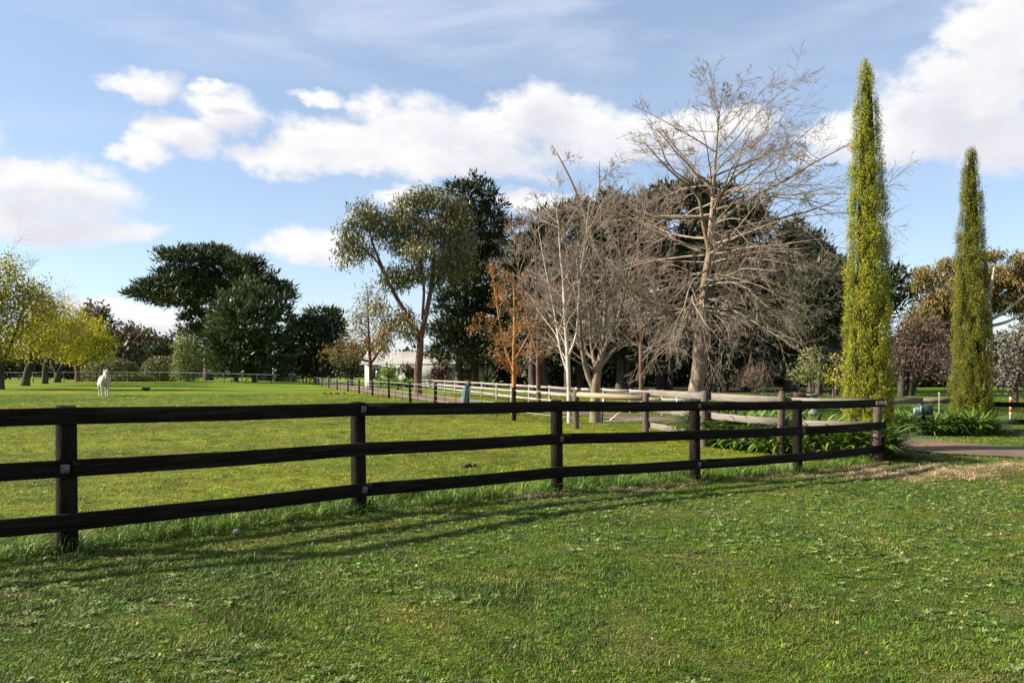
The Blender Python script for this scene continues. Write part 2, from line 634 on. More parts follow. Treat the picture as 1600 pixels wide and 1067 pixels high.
# ------------------------------------------------------------------ grass, as scattered tufts
def tuft_mesh(name, seed, n, rad, h, wid, bend, lie=0.0):
    rg = np.random.default_rng(seed)
    mb = MB()
    for i in range(n):
        a = rg.uniform(0, 2 * math.pi)
        r = rad * math.sqrt(rg.uniform())
        p0 = np.array([r * math.cos(a), r * math.sin(a), -0.01])
        hh = h * rg.uniform(0.55, 1.15)
        az_ = rg.uniform(0, 2 * math.pi)
        out = np.array([math.cos(az_), math.sin(az_), 0])
        b = bend * rg.uniform(0.3, 1.4)
        up = 1 - lie * rg.uniform(0.5, 1)
        sidev = np.array([-out[1], out[0], 0]) * wid * rg.uniform(0.7, 1.2) / 2
        p1 = p0 + np.array([0, 0, hh * 0.55 * up]) + out * b * hh * 0.25
        p2 = p0 + np.array([0, 0, hh * up * (1 - 0.25 * b)]) + out * b * hh * 0.9
        mb.raw([p0 - sidev, p0 + sidev, p1 + sidev * 0.85, p1 - sidev * 0.85, p2], [(0, 1, 2, 3)], [(3, 2, 4)])
    me = mb.mesh(name)
    me.materials.append(M['grass'])
    return me


def rosette_mesh(name, seed):
    """broad-leaved weed: a flat ring of blunt leaves"""
    rg = np.random.default_rng(seed)
    mb = MB()
    k = int(rg.integers(6, 10))
    for i in range(k):
        a = 2 * math.pi * i / k + rg.uniform(-0.3, 0.3)
        L, W = rg.uniform(0.030, 0.060), rg.uniform(0.006, 0.011)
        o = np.array([math.cos(a), math.sin(a), 0])
        s = np.array([-o[1], o[0], 0])
        up = rg.uniform(0.25, 0.8)
        p = [o * 0.004, o * L * 0.4 + np.array([0, 0, L * 0.4 * up]), o * L * 0.78 + np.array([0, 0, L * 0.55 * up]), o * L + np.array([0, 0, L * 0.5 * up])]
        ws = [W * 0.25, W * 0.8, W, W * 0.35]
        Vv = []
        for q, ww in zip(p, ws):
            Vv += [q - s * ww + np.array([0, 0, ww * 0.4]), q + s * ww + np.array([0, 0, ww * 0.4])]
        mb.raw(Vv, [(0, 1, 3, 2), (2, 3, 5, 4), (4, 5, 7, 6)])
    me = mb.mesh(name)
    me.materials.append(M['grass'])
    return me


def scatter(name, pts, protos, scl, rng, tints, label, cat):
    """one object: a cloud of points, each carrying a tuft through geometry nodes"""
    n = len(pts)
    rot = np.zeros((n, 3))
    rot[:, 2] = rng.uniform(0, 2 * math.pi, n)
    rot[:, :2] = rng.normal(0, 0.12, (n, 2))
    me = bpy.data.meshes.new(name)
    me.vertices.add(n)
    me.vertices.foreach_set('co', pts.astype(np.float32).ravel())
    for k, typ, arr in (('rot', 'FLOAT_VECTOR', rot), ('scl', 'FLOAT_VECTOR', scl), ('idx', 'INT', rng.integers(0, len(protos), n)), ('tint', 'FLOAT_COLOR', np.concatenate([tints, np.ones((n, 1))], 1))):
        a = me.attributes.new(k, typ, 'POINT')
        a.data.foreach_set('color' if typ == 'FLOAT_COLOR' else ('vector' if typ == 'FLOAT_VECTOR' else 'value'), np.ascontiguousarray(arr, np.int32 if typ == 'INT' else np.float32).ravel())
    me.update()
    o = add(name, me)
    prop(o, label, cat, kind='stuff')
    c = bpy.data.collections.new(name + '_tufts')
    for i, pm in enumerate(protos):
        c.objects.link(bpy.data.objects.new(f'{name}_tuft_{i:02d}', pm))
    g = bpy.data.node_groups.new(name + '_scatter', 'GeometryNodeTree')
    g.interface.new_socket('Geometry', in_out='INPUT', socket_type='NodeSocketGeometry')
    g.interface.new_socket('Geometry', in_out='OUTPUT', socket_type='NodeSocketGeometry')
    gi, go = g.nodes.new('NodeGroupInput'), g.nodes.new('NodeGroupOutput')
    iop = g.nodes.new('GeometryNodeInstanceOnPoints')
    ci = g.nodes.new('GeometryNodeCollectionInfo')
    ci.inputs['Collection'].default_value = c
    ci.inputs['Separate Children'].default_value = True
    ci.inputs['Reset Children'].default_value = True
    g.links.new(gi.outputs[0], iop.inputs['Points'])
    g.links.new(ci.outputs[0], iop.inputs['Instance'])
    iop.inputs['Pick Instance'].default_value = True
    for k, typ, sock in (('idx', 'INT', 'Instance Index'), ('rot', 'FLOAT_VECTOR', 'Rotation'), ('scl', 'FLOAT_VECTOR', 'Scale')):
        na = g.nodes.new('GeometryNodeInputNamedAttribute')
        na.data_type = typ
        na.inputs['Name'].default_value = k
        g.links.new(na.outputs[0], iop.inputs[sock])
    g.links.new(iop.outputs[0], go.inputs[0])
    md = o.modifiers.new('scatter', 'NODES')
    md.node_group = g
    return o


rng = np.random.default_rng(11)


def wedge(n, d0, d1, margin=2.2, k=0.70):
    """n places spread evenly over the ground the lens can see between two depths"""
    u = rng.uniform(0, 1, n)
    a, b = k * 2, margin * 2                       # width = a d + b
    A0, A1 = a * d0 * d0 / 2 + b * d0, a * d1 * d1 / 2 + b * d1
    A = A0 + u * (A1 - A0)
    d = (-b + np.sqrt(b * b + 2 * a * A)) / a
    x = rng.uniform(-0.5, 0.5, n) * (a * d + b)
    return x, d


lawn_p, lawn_s, lawn_t = [], [], []
for (d0, d1, dens, sw, sh) in ((2.9, 6, 900, 1.0, 1.0), (6, 10, 560, 1.15, 1.0), (10, 16, 300, 1.5, 1.05), (16, 30, 100, 2.3, 1.15), (30, 62, 26, 4.2, 1.5)):
    area = 0.70 * (d1 ** 2 - d0 ** 2) + 4.4 * (d1 - d0)
    x, y = wedge(int(area * dens), d0, d1)
    keep = ~on_drive(x, y)
    x, y = x[keep], y[keep]
    s = side(x, y)
    pad = sstep((s - 0.2) / 0.9)
    hh = (0.85 + 0.45 * fbm(x, y, 0.8, 31)) * (1 - 0.42 * pad) * sh
    near_f = np.exp(-((s - 0.1) / 0.5) ** 2) * (x < 7.2)
    hh = hh * (1 + 0.9 * near_f * fbm(x, y, 0.7, 9)) * rng.uniform(0.7, 1.25, len(x))
    hh *= 0.45 + 0.55 * sstep((fbm(x, y, 1.5, 44) - 0.28) / 0.22)       # worn hollows
    hh *= 0.40 + 1.15 * fbm(x, y, 4.5, 57)
    ww = sw * rng.uniform(0.8, 1.25, len(x))
    tus = sstep((fbm(x, y, 2.4, 71) - 0.56) / 0.10)
    worn = sstep((0.36 - fbm(x, y, 1.7, 83)) / 0.06)
    hh *= (1 + 0.55 * tus * (1 - 0.5 * pad)) * (1 - 0.6 * worn)
    lawn_p.append(np.stack([x, y, gz(x, y)], 1))
    lawn_s.append(np.stack([ww, ww, hh], 1))
    t = turf(x, y) * rng.uniform(0.72, 1.3, (len(x), 1))
    t = t * (1 - 0.22 * tus[:, None])
    t = t * (1 - 0.6 * worn[:, None]) + np.array([0.15, 0.135, 0.040]) * 0.6 * worn[:, None]
    br = rng.uniform(size=len(x)) < 0.06
    t[br] = np.array([0.19, 0.15, 0.06]) * rng.uniform(0.6, 1.2, (br.sum(), 1))
    lawn_t.append(t)
protos = [tuft_mesh(f'lawn_tuft_{i}', 50 + i, 18, 0.062, 0.034, 0.0052, 1.1) for i in range(5)]
scatter('lawn_grass', np.concatenate(lawn_p), protos, np.concatenate(lawn_s), rng, np.concatenate(lawn_t), 'short green grass covering the verge and paddock', 'grass')

# long grass left by the mower under the fence and in rank tussocks behind it
x, y = wedge(36000, 5.5, 16.5)
s = side(x, y)
band = np.exp(-((s - 0.55 - 0.5 * (fbm(x, y, 0.4, 77) - 0.5)) / 0.62) ** 2) * sstep((x + 4.3) / 1.6) * (1 - sstep((x - 3.6) / 1.5)) * sstep((fbm(x, y, 0.75, 13) - 0.30) / 0.25)
band = np.maximum(band, 0.9 * np.exp(-(s / 0.16) ** 2) * (x < 7.0))
band = np.maximum(band, 1.0 * np.exp(-(((x - 5.75) / 0.5) ** 2 + ((y - 13.75) / 0.35) ** 2)))
pick = (rng.uniform(size=len(x)) < band * 0.75) & ~on_drive(x, y) & (s > -0.12)
x, y = x[pick], y[pick]
n = len(x)
sc_ = np.stack([rng.uniform(0.8, 1.3, n)] * 2 + [rng.uniform(0.45, 1.15, n)], 1)
t = np.array([0.098, 0.170, 0.022]) * rng.uniform(0.7, 1.35, (n, 1)) * np.stack([rng.uniform(0.8, 1.3, n), np.ones(n), np.ones(n)], 1)
protos = [tuft_mesh(f'long_tuft_{i}', 80 + i, 18, 0.07, 0.24, 0.0080, 1.1) for i in range(4)]
scatter('long_grass', np.stack([x, y, gz(x, y)], 1), protos, sc_, rng, t, 'long rank grass growing along the foot of the dark fence', 'grass')

# broad-leaved weeds in the verge
x, y = wedge(15000, 2.9, 15)
s = side(x, y)
pick = (s < 0.4) & (fbm(x, y, 1.0, 66) > 0.44) & ~on_drive(x, y)
x, y = x[pick], y[pick]
n = len(x)
sc_ = np.stack([rng.uniform(0.35, 0.95, n)] * 3, 1)
t = np.array([0.108, 0.148, 0.040]) * rng.uniform(0.5, 1.9, (n, 1))
protos = [rosette_mesh(f'weed_{i}', 20 + i) for i in range(5)]
scatter('lawn_weeds', np.stack([x, y, gz(x, y) + 0.010], 1), protos, sc_, rng, t, 'broad-leaved weeds scattered through the mown verge', 'weeds')

# dry straw at the corner and along the fence foot
x, y = wedge(30000, 7, 18.5)
pick = (rng.uniform(size=len(x)) < dry(x, y) * 0.8) & ~on_drive(x, y)
x, y = x[pick], y[pick]
n = len(x)
sc_ = np.stack([rng.uniform(0.8, 1.7, n)] * 2 + [rng.uniform(0.5, 1.4, n)], 1)
t = np.array([0.42, 0.32, 0.175]) * rng.uniform(0.55, 1.25, (n, 1)) * np.stack([np.ones(n), rng.uniform(0.86, 1.0, n), rng.uniform(0.75, 1.1, n)], 1)
protos = [tuft_mesh(f'straw_{i}', 120 + i, 12, 0.09, 0.10, 0.005, 1.6, 0.75) for i in range(4)]
scatter('dry_straw', np.stack([x, y, gz(x, y) + 0.015], 1), protos, sc_, rng, t, 'dry mown straw lying by the fence corner', 'straw')

# ------------------------------------------------------------------ fences
rnd = random.Random(4)


def post_mesh(name, r, h, sides=14, seed=0, sunk=0.12, cham=0.012):
    """round post, slightly out of true, with a worn edge at the top"""
    rg = np.random.default_rng(seed)
    zs = [-sunk, 0.0, 0.3 * h, 0.65 * h, h - cham, h]
    a = np.arange(sides) / sides * 2 * math.pi
    wob = 1 + rg.normal(0, 0.018, sides)
    V = []
    for i, z in enumerate(zs):
        rr = r * (1.03 - 0.05 * z / h) * (0.90 if i == 5 else 1)
        V += [(rr * wob[j] * math.cos(a[j]), rr * wob[j] * math.sin(a[j]), z + (0.006 * math.sin(a[j] + seed) if i > 3 else 0)) for j in range(sides)]
    mb = MB()
    Q = [(i * sides + j, i * sides + (j + 1) % sides, (i + 1) * sides + (j + 1) % sides, (i + 1) * sides + j) for i in range(len(zs) - 1) for j in range(sides)]
    c = len(V)
    T = [(c, (len(zs) - 1) * sides + j, (len(zs) - 1) * sides + (j + 1) % sides) for j in range(sides)]
    mb.raw(V + [(0, 0, h + 0.004)], Q, T)
    return mb.mesh(name, True)


def rail_pts(ids, P, off, h, ext0=0.0, ext1=0.0, gap=0.003):
    """centre line of a board nailed across posts P[ids], off metres to the side, h above ground"""
    Q = np.array([(P[i][0], P[i][1], float(gz(*P[i][:2])) + h) for i in ids])
    T = np.gradient(Q[:, :2], axis=0)
    T = T / np.linalg.norm(T, axis=1)[:, None]
    N = np.stack([T[:, 1], -T[:, 0]], 1)
    Q[:, :2] += N * off
    Q[0, :2] -= T[0] * (ext0 - gap)
    Q[-1, :2] += T[-1] * (ext1 - gap)
    # a few points more, so that the board can sag a little
    out = []
    for a, b in zip(Q[:-1], Q[1:]):
        for t in (0, 0.5):
            p = a * (1 - t) + b * t
            p[2] -= 0.010 * math.sin(math.pi * t)
            out.append(p)
    out.append(Q[-1])
    return np.array(out)


# near fence: dark round posts, three boards on the camera side
f1 = thing('post_and_rail_fence', (FP[1][0], FP[1][1], 0), 'dark creosoted three-rail timber fence crossing the foreground', 'fence')
O1 = np.array([FP[1][0], FP[1][1], 0.0])
pm = [post_mesh(f'fence_post_{k}', 0.082, 1.238, seed=k) for k in range(3)]
for i, (x, y) in enumerate(FP):
    last = i == len(FP) - 1
    if last:
        pm_ = post_mesh('corner_post', 0.078, 1.13, seed=9)
        o = add('post', pm_, M['post_brown'], f1)
        o['label'] = 'lighter brown corner post'
    else:
        o = add('post', pm[i % 3], M['fence_dark'], f1)
    o.location = (x - O1[0], y - O1[1], float(gz(x, y)))
    o.rotation_euler = (rnd.uniform(-0.012, 0.012), rnd.uniform(-0.012, 0.012), rnd.uniform(0, 6))
HTS = (1.158, 0.722, 0.275)
spans = {0: [(0, 2), (2, 4), (4, 6)], 1: [(0, 1), (1, 3), (3, 5), (5, 6)], 2: [(0, 2), (2, 4), (4, 6)]}
for lev, lst in spans.items():
    for (a, b) in lst:
        ids = list(range(a, b + 1))
        pts = rail_pts(ids, FP, 0.082 + 0.024, HTS[lev], 0.9 if a == 0 else 0, 0.13 if b == 6 else 0)
        r = MB().beam(pts - O1, 0.045, 0.142, 0.006).build('rail', M['rail_dark'], f1)
        if b < 6:
            p = pts[-1] - O1
            tdir = pts[-1] - pts[-2]
            ang_ = math.atan2(tdir[1], tdir[0])
            nrm = np.array([math.sin(ang_), -math.cos(ang_), 0])
            mb = MB().box((-0.034, -0.003, -0.036), (0.034, 0.003, 0.036))
            # bolt head, a short six-sided stud on the plate
            mb.tube([(0, -0.003, 0), (0, -0.016, 0)], 0.013, 6)
            pl = mb.build('bolt_plate', M['plate'], r)
            pl.location = tuple(p + nrm * 0.0272 - tdir / np.linalg.norm(tdir) * rnd.uniform(0.01, 0.04))
            pl.rotation_euler = (0, rnd.uniform(-0.25, 0.25), ang_)

# the street number on the end of the top board
pts = rail_pts([5, 6], FP, 0.082 + 0.024, HTS[0], 0, 0.13)
e = pts[-1]
tdir = (pts[-1] - pts[0]) / np.linalg.norm(pts[-1] - pts[0])
nrm = np.array([tdir[1], -tdir[0], 0])
ang_ = math.atan2(tdir[1], tdir[0])
M['sign_dark'] = m_noisy('dark_sign', (0.02, 0.03, 0.028), (0.035, 0.045, 0.04), 30, 0.5, 0)
M['red'] = m_noisy('red_reflector', (0.36, 0.035, 0.015), (0.45, 0.07, 0.02), 30, 0.3, 0)
M['orange'] = m_noisy('orange_reflector', (0.42, 0.08, 0.02), (0.50, 0.13, 0.03), 30, 0.3, 0)
M['cream'] = m_noisy('cream_reflector', (0.55, 0.50, 0.36), (0.62, 0.58, 0.44), 30, 0.4, 0)
M['digit'] = m_noisy('silver_digit', (0.60, 0.62, 0.60), (0.70, 0.72, 0.70), 30, 0.4, 0)
nb = MB().box((-0.22, -0.0035, -0.048), (0.22, 0.0035, 0.048)).build('number_plate', M['sign_dark'], f1)
nb['label'] = 'street number plate reading 1741 between red reflectors'
nb.location = tuple(e - tdir * 0.24 + nrm * 0.0268 - O1)
nb.rotation_euler = (0, 0, ang_)
for (u0, u1, mm) in ((-0.216, -0.165, 'cream'), (-0.160, -0.085, 'red'), (0.085, 0.150, 'orange'), (0.155, 0.187, 'cream'), (0.196, 0.214, 'cream')):
    MB().box((u0, -0.0075, -0.038), (u1, -0.0036, 0.038)).build('reflector', M[mm], nb)
SEG = {'1': [((0.35, 0), (0.62, 1)), ((0.10, 0.80), (0.36, 0.90))], '7': [((0, 0.84), (0.9, 1)), ('d', (0.75, 0.84), (0.25, 0))], '4': [((0.58, 0), (0.78, 1)), ((0, 0.25), (0.95, 0.40)), ('d', (0.62, 1.0), (0.08, 0.30))]}
for k, ch in enumerate('1741'):
    mb = MB()
    x0, wd, ht = -0.078 + k * 0.040, 0.033, 0.070
    for sgm in SEG[ch]:
        if sgm[0] == 'd':
            (xa, ya), (xb, yb) = sgm[1], sgm[2]
            t = 0.0035
            Vv = []
            for yy in (-0.0075, -0.0036):
                Vv += [(x0 + xa * wd - t, yy, (ya - 0.5) * ht), (x0 + xa * wd + t, yy, (ya - 0.5) * ht), (x0 + xb * wd + t, yy, (yb - 0.5) * ht), (x0 + xb * wd - t, yy, (yb - 0.5) * ht)]
            mb.raw(Vv, [(0, 1, 2, 3), (7, 6, 5, 4), (0, 4, 5, 1), (1, 5, 6, 2), (2, 6, 7, 3), (3, 7, 4, 0)])
        else:
            (xa, ya), (xb, yb) = sgm
            mb.box((x0 + xa * wd, -0.0075 - 0.0002 * (ya > 0), (ya - 0.5) * ht), (x0 + xb * wd, -0.0036, (yb - 0.5) * ht))
    mb.build('digit', M['digit'], nb)

# return fence round the garden bed: brown posts, grey boards on the far side
RP = np.array([FP[6], gp(1220, 16.6)[:2], gp(1100, 18.5)[:2], gp(1009, 22.0)[:2], gp(900, 23.6)[:2]])
f2 = thing('post_and_rail_fence', (RP[2][0], RP[2][1], 0), 'weathered grey board fence on brown posts turning back beside the garden bed', 'fence')
O2 = np.array([RP[2][0], RP[2][1], 0.0])
for i, (x, y) in enumerate(RP[1:]):
    o = add('post', post_mesh('bed_post', 0.088 if i else 0.082, 1.30 if i < 2 else 1.16, seed=20 + i), M['post_brown'], f2)
    o.location = (x - O2[0], y - O2[1], float(gz(x, y)))
    o.rotation_euler = (rnd.uniform(-0.02, 0.02), rnd.uniform(-0.02, 0.02), 0)
for lev, h in enumerate((1.175, 0.725, 0.27)):
    for a in range(3):
        e0 = -0.10 if a == 0 else 0
        pts = rail_pts([a, a + 1], RP, 0.108, h - (0.02 if a == 0 else 0), e0, 0)
        MB().beam(pts - O2, 0.045, 0.16 if lev == 0 else 0.15, 0.006).build('rail', M['rail_grey'], f2)
pts = rail_pts([3, 4], RP, 0.0, 1.02, -0.09, -0.06)
lg = MB().tube(pts - O2, np.linspace(0.085, 0.075, len(pts)), 12).build('log_rail', M['log'], f2, True)
lg['label'] = 'pale round log laid between two posts'
# strut from the gate side
MB().beam(np.array([RP[3] * 0.15 + RP[2] * 0.85, RP[3] * 0.6 + RP[2] * 0.4]).tolist() and [(*(RP[3] * 0.25 + RP[2] * 0.75 - O2[:2]), float(gz(*RP[2])) + 0.62), (*(RP[3] * 0.6 + RP[2] * 0.4 - O2[:2] + np.array([0.9, 0.6])), float(gz(*RP[2])) + 0.35)], 0.05, 0.15).build('brace', M['post_brown'], f2)

# galvanised farm gate, shut across the paddock entrance behind the bed fence
G0, G1 = gp(943, 24.8), gp(1098, 27.0)
g_ = thing('farm_gate', G0, 'galvanised tube farm gate with rounded corner behind the pale log rail', 'gate')
gd = (G1 - G0)
gl = float(np.hypot(gd[0], gd[1]))
gu = np.array([gd[0], gd[1], 0]) / gl


def gpt(u, z):
    return gu * u + np.array([0, 0, z])


zt, zb = 1.06, 0.18
frame = [gpt(0, zb), gpt(0, zt - 0.16), gpt(0.05, zt - 0.05), gpt(0.16, zt), gpt(gl * 0.5, zt), gpt(gl, zt)]
MB().tube(frame, 0.022, 8).build('frame_tube', M['metal'], g_, True)
MB().tube([gpt(0, zb), gpt(gl, zb)], 0.020, 8).build('bottom_bar', M['metal'], g_, True)
MB().tube([gpt(gl, zb), gpt(gl, zt)], 0.022, 8).build('hinge_stile', M['metal'], g_, True)
for u in (0.36, 0.72):
    MB().tube([gpt(gl * u, zb), gpt(gl * u, zt)], 0.014, 6).build('upright', M['metal'], g_, True)
for z in (0.38, 0.58, 0.80):
    MB().tube([gpt(0, z), gpt(gl, z)], 0.005, 5).build('wire', M['metal'], g_, True)
MB().tube([gpt(gl * 0.05, zb), gpt(gl * 0.36, zt)], 0.012, 6).build('brace', M['metal'], g_, True)
MB().tube([gpt(gl * 0.72, zt), gpt(gl * 0.95, zb)], 0.012, 6).build('brace', M['metal'], g_, True)
# black latch on the free end and stay wire to the post
MB().tube([gpt(-0.05, zb - 0.04), gpt(-0.05, zb + 0.62)], 0.025, 6).build('latch_bar', M['black'], g_)

# wire fence along the paddock side of the drive
WP = np.array([gp(px, d)[:2] for px, d in ((900, 23.6), (803, 27.1), (731, 31.7), (680, 36.8), (641, 43.3), (608, 50.5), (582, 57.0), (561, 64.5), (544, 72.5), (527, 82.5), (514, 92), (503, 102), (493, 112), (484, 121), (474, 131))])
wf = thing('wire_fence', (WP[1][0], WP[1][1], 0), 'post and wire fence with black droppers running beside the driveway', 'fence')
OW = np.array([WP[1][0], WP[1][1], 0])
wpm = post_mesh('wire_fence_post', 0.075, 1.15, 10, 41)
dm = MB().tube([(0, 0, -0.1), (0, 0, 1.05)], 0.016, 5).mesh('dropper')
for i, (x, y) in enumerate(WP):
    if i > 0:
        o = add('post', wpm, M['fence_dark'], wf, (x - OW[0], y - OW[1], float(gz(x, y))))
        o.rotation_euler = (rnd.uniform(-0.04, 0.04), rnd.uniform(-0.04, 0.04), rnd.uniform(0, 6))
    if i and i < len(WP) - 1:
        for k in (1, 2):
            p = WP[i] + (WP[i + 1] - WP[i]) * k / 3
            add('dropper', dm, M['black'], wf, (p[0] - OW[0], p[1] - OW[1], float(gz(*p))))
for h, r in ((1.04, 0.012), (0.80, 0.006), (0.56, 0.006), (0.32, 0.006)):
    pts = np.array([(x - OW[0], y - OW[1], float(gz(x, y)) + h) for x, y in WP])
    MB().tube(pts, r, 5).build('wire', M['wire'], wf)

# pale three-rail fence on the far side of the drive
PP = np.array([gp(px, d)[:2] for px, d in ((655, 90), (667, 84), (680, 77), (695, 70), (711, 64), (731, 58.5), (753, 53.5), (776, 48.7), (799, 45), (827, 41.5), (859, 38.5), (900, 36.4), (943, 35), (985, 34), (1035, 33), (1085, 32.2))])
wh = thing('rail_fence', (PP[8][0], PP[8][1], 0), 'faded white three-rail fence along the far side of the driveway', 'fence')
OP = np.array([PP[8][0], PP[8][1], 0])
ppm = MB().beam([(0, 0, -0.1), (0, 0.0001, 1.02)], 0.1, 0.1).mesh('x') if False else post_mesh('rail_fence_post', 0.06, 1.05, 8, 51)
for (x, y) in PP:
    add('post', ppm, M['rail_white'], wh, (x - OP[0], y - OP[1], float(gz(x, y))))
for h in (0.97, 0.66, 0.34):
    for a in range(len(PP) - 1):
        MB().beam(rail_pts([a, a + 1], PP, 0.075, h) - OP, 0.04, 0.11).build('rail', M['rail_white'], wh)

# boundary fence right of the drive: one pale board, then black boards
Q1 = np.array([gp(px, d)[:2] for px, d in ((1372, 24.2), (1440, 24.5), (1508, 24.8))])
fr = thing('board_fence', (Q1[1][0], Q1[1][1], 0), 'pale single-board fence behind the mailbox', 'fence')
OR = np.array([Q1[1][0], Q1[1][1], 0])
for (x, y) in Q1:
    add('post', post_mesh('board_post', 0.07, 0.98, 10, 61), M['post_brown'], fr, (x - OR[0], y - OR[1] + 0.05, float(gz(x, y))))
for a in range(2):
    MB().beam(rail_pts([a, a + 1], Q1, 0.05, 0.93) - OR, 0.04, 0.16).build('rail', M['rail_grey'], fr)
Q2 = np.array([gp(px, d)[:2] for px, d in ((1543, 24.4), (1640, 24.0), (1745, 23.6))])
fk = thing('board_fence', (Q2[0][0], Q2[0][1], 0), 'black two-board fence at the right edge of the picture', 'fence')
OK_ = np.array([Q2[0][0], Q2[0][1], 0])
for i, (x, y) in enumerate(Q2):
    add('post', post_mesh('black_post', 0.09, 1.1, 10, 71), M['post_brown'] if i == 0 else M['fence_dark'], fk, (x - OK_[0], y - OK_[1], float(gz(x, y))))
for h in (0.80, 0.28):
    for a in range(2):
        MB().beam(rail_pts([a, a + 1], Q2, 0.112, h) - OK_, 0.04, 0.15).build('rail', M['rail_dark'], fk)

# fence at the back of the paddock, pale tape on thin posts
BP = np.array([gp(px, d)[:2] for px, d in ((-170, 92), (-80, 94), (4, 96), (52, 98), (100, 100), (150, 102), (200, 104), (250, 105), (300, 106.5), (322, 107), (350, 108), (378, 109), (402, 110), (428, 112), (455, 128), (474, 131))])
bf = thing('tape_fence', (BP[7][0], BP[7][1], float(gz(*BP[7]))), 'pale tape fence on thin posts along the back of the paddock', 'fence')
OB = np.array([BP[7][0], BP[7][1], float(gz(*BP[7]))])
bpm = post_mesh('tape_fence_post', 0.06, 1.3, 8, 81)
for (x, y) in BP[:-1]:
    add('post', bpm, M['post_brown'], bf, (x - OB[0], y - OB[1], float(gz(x, y)) - OB[2]))
for h, ww in ((1.25, 0.07), (0.8, 0.010), (0.4, 0.010)):
    pts = np.array([(x - OB[0], y - OB[1] - 0.07, float(gz(x, y)) + h - OB[2]) for x, y in BP])
    MB().beam(pts, 0.012, ww).build('tape' if ww > 0.03 else 'wire', M['tape'] if ww > 0.03 else M['wire'], bf)

# ------------------------------------------------------------------ plants: engines
def leaf_quads(C, A, L, W, rg, flat=0.0, face=None):
    """diamond leaves: base C (n,3), axis A (n,3), length L, width W -> verts, quads"""
    n = len(C)
    A = unit(A)
    ref = rg.normal(size=(n, 3)) + np.array([0, 0, flat])
    if face is not None:            # leaves turn their blades outwards, towards the light
        ref = ref + face
    S = unit(np.cross(A, unit(ref)))
    L, W = np.asarray(L)[:, None], np.asarray(W)[:, None]
    B = C + A * L * 0.45
    V = np.stack([C, B + S * W / 2, C + A * L, B - S * W / 2], 1).reshape(-1, 3)
    return V, np.arange(4 * n).reshape(n, 4)


def in_ball(n, rg, lo=0.0):
    v = unit(rg.normal(size=(n, 3)))
    r = rg.uniform(lo ** 3, 1, n) ** (1 / 3)
    return v * r[:, None]


def foliage(lobes, rg, mode, L, W, per_m2, k, sig, up=0.0, shell=0.55):
    """lobes: rows (x,y,z,rx,ry,rz) in metres. Clusters of k leaves, more of them towards the lobe's skin."""
    Vs, Cs, R1, R2 = [], [], [], []
    for (x, y, z, rx, ry, rz) in lobes:
        p = 1.6
        area = 4 * math.pi * (((rx * ry) ** p + (rx * rz) ** p + (ry * rz) ** p) / 3) ** (1 / p)
        n = max(6, int(area * per_m2))
        b = in_ball(n, rg, shell)
        b *= 1 + (0.16 if shell < 0.9 else 0.035) * rg.normal(size=(n, 1))
        c0 = np.array([x, y, z]) + b * np.array([rx, ry, rz])
        C = np.repeat(c0, k, 0)
        bo = np.repeat(unit(b * np.array([1 / rx, 1 / ry, 1 / rz])), k, 0)
        m = len(C)
        if mode == 'spray':         # flat conifer sprays reaching outwards and a little up
            A = bo * np.array([1, 1, 0.30]) + np.array([0, 0, 0.30 + up]) + rg.normal(0, 0.38, (m, 3))
            C = C + rg.normal(0, 1, (m, 3)) * np.array([sig, sig, sig * 0.45])
            fl = 1.6
        elif mode == 'hang':        # long leaves hanging down
            A = rg.normal(0, 0.5, (m, 3)) + np.array([0, 0, -0.9]) + bo * 0.25
            C = C + rg.normal(0, sig, (m, 3))
            fl = 0
        else:
            A = rg.normal(0, 1, (m, 3)) + bo * 0.5 + np.array([0, 0, up])
            C = C + rg.normal(0, sig, (m, 3))
            fl = 0.4
        l_ = L * rg.uniform(0.6, 1.35, m)
        w_ = W * rg.uniform(0.7, 1.3, m)
        V, _ = leaf_quads(C, A, l_, w_, rg, fl, bo * 1.5)
        Vs.append(V)
        cl_r = np.repeat(rg.uniform(0, 1, n), k)
        R1.append(np.clip(0.55 * cl_r + 0.45 * rg.uniform(0, 1, m), 0, 1))
        R2.append(np.repeat(np.clip(rg.uniform(0, 1, n) * 0.6 + 0.4 * rg.uniform(), 0, 1), k))
    V = np.concatenate(Vs)
    Q = np.arange(len(V)).reshape(-1, 4)
    return V, Q, {'rnd': ('FACE', 'FLOAT', np.concatenate(R1)), 'rnd2': ('FACE', 'FLOAT', np.concatenate(R2))}


def curve_pts(a, b, n, sag, rg, wob):
    """bent line from a to b; sag > 0 leaves a steeply and bends over"""
    a, b = np.asarray(a, float), np.asarray(b, float)
    m = (a + b) / 2 + np.array([0, 0, sag * np.linalg.norm(b - a)]) + rg.normal(0, wob * np.linalg.norm(b - a), 3)
    t = np.linspace(0, 1, n)[:, None]
    return a * (1 - t) ** 2 + 2 * m * t * (1 - t) + b * t ** 2


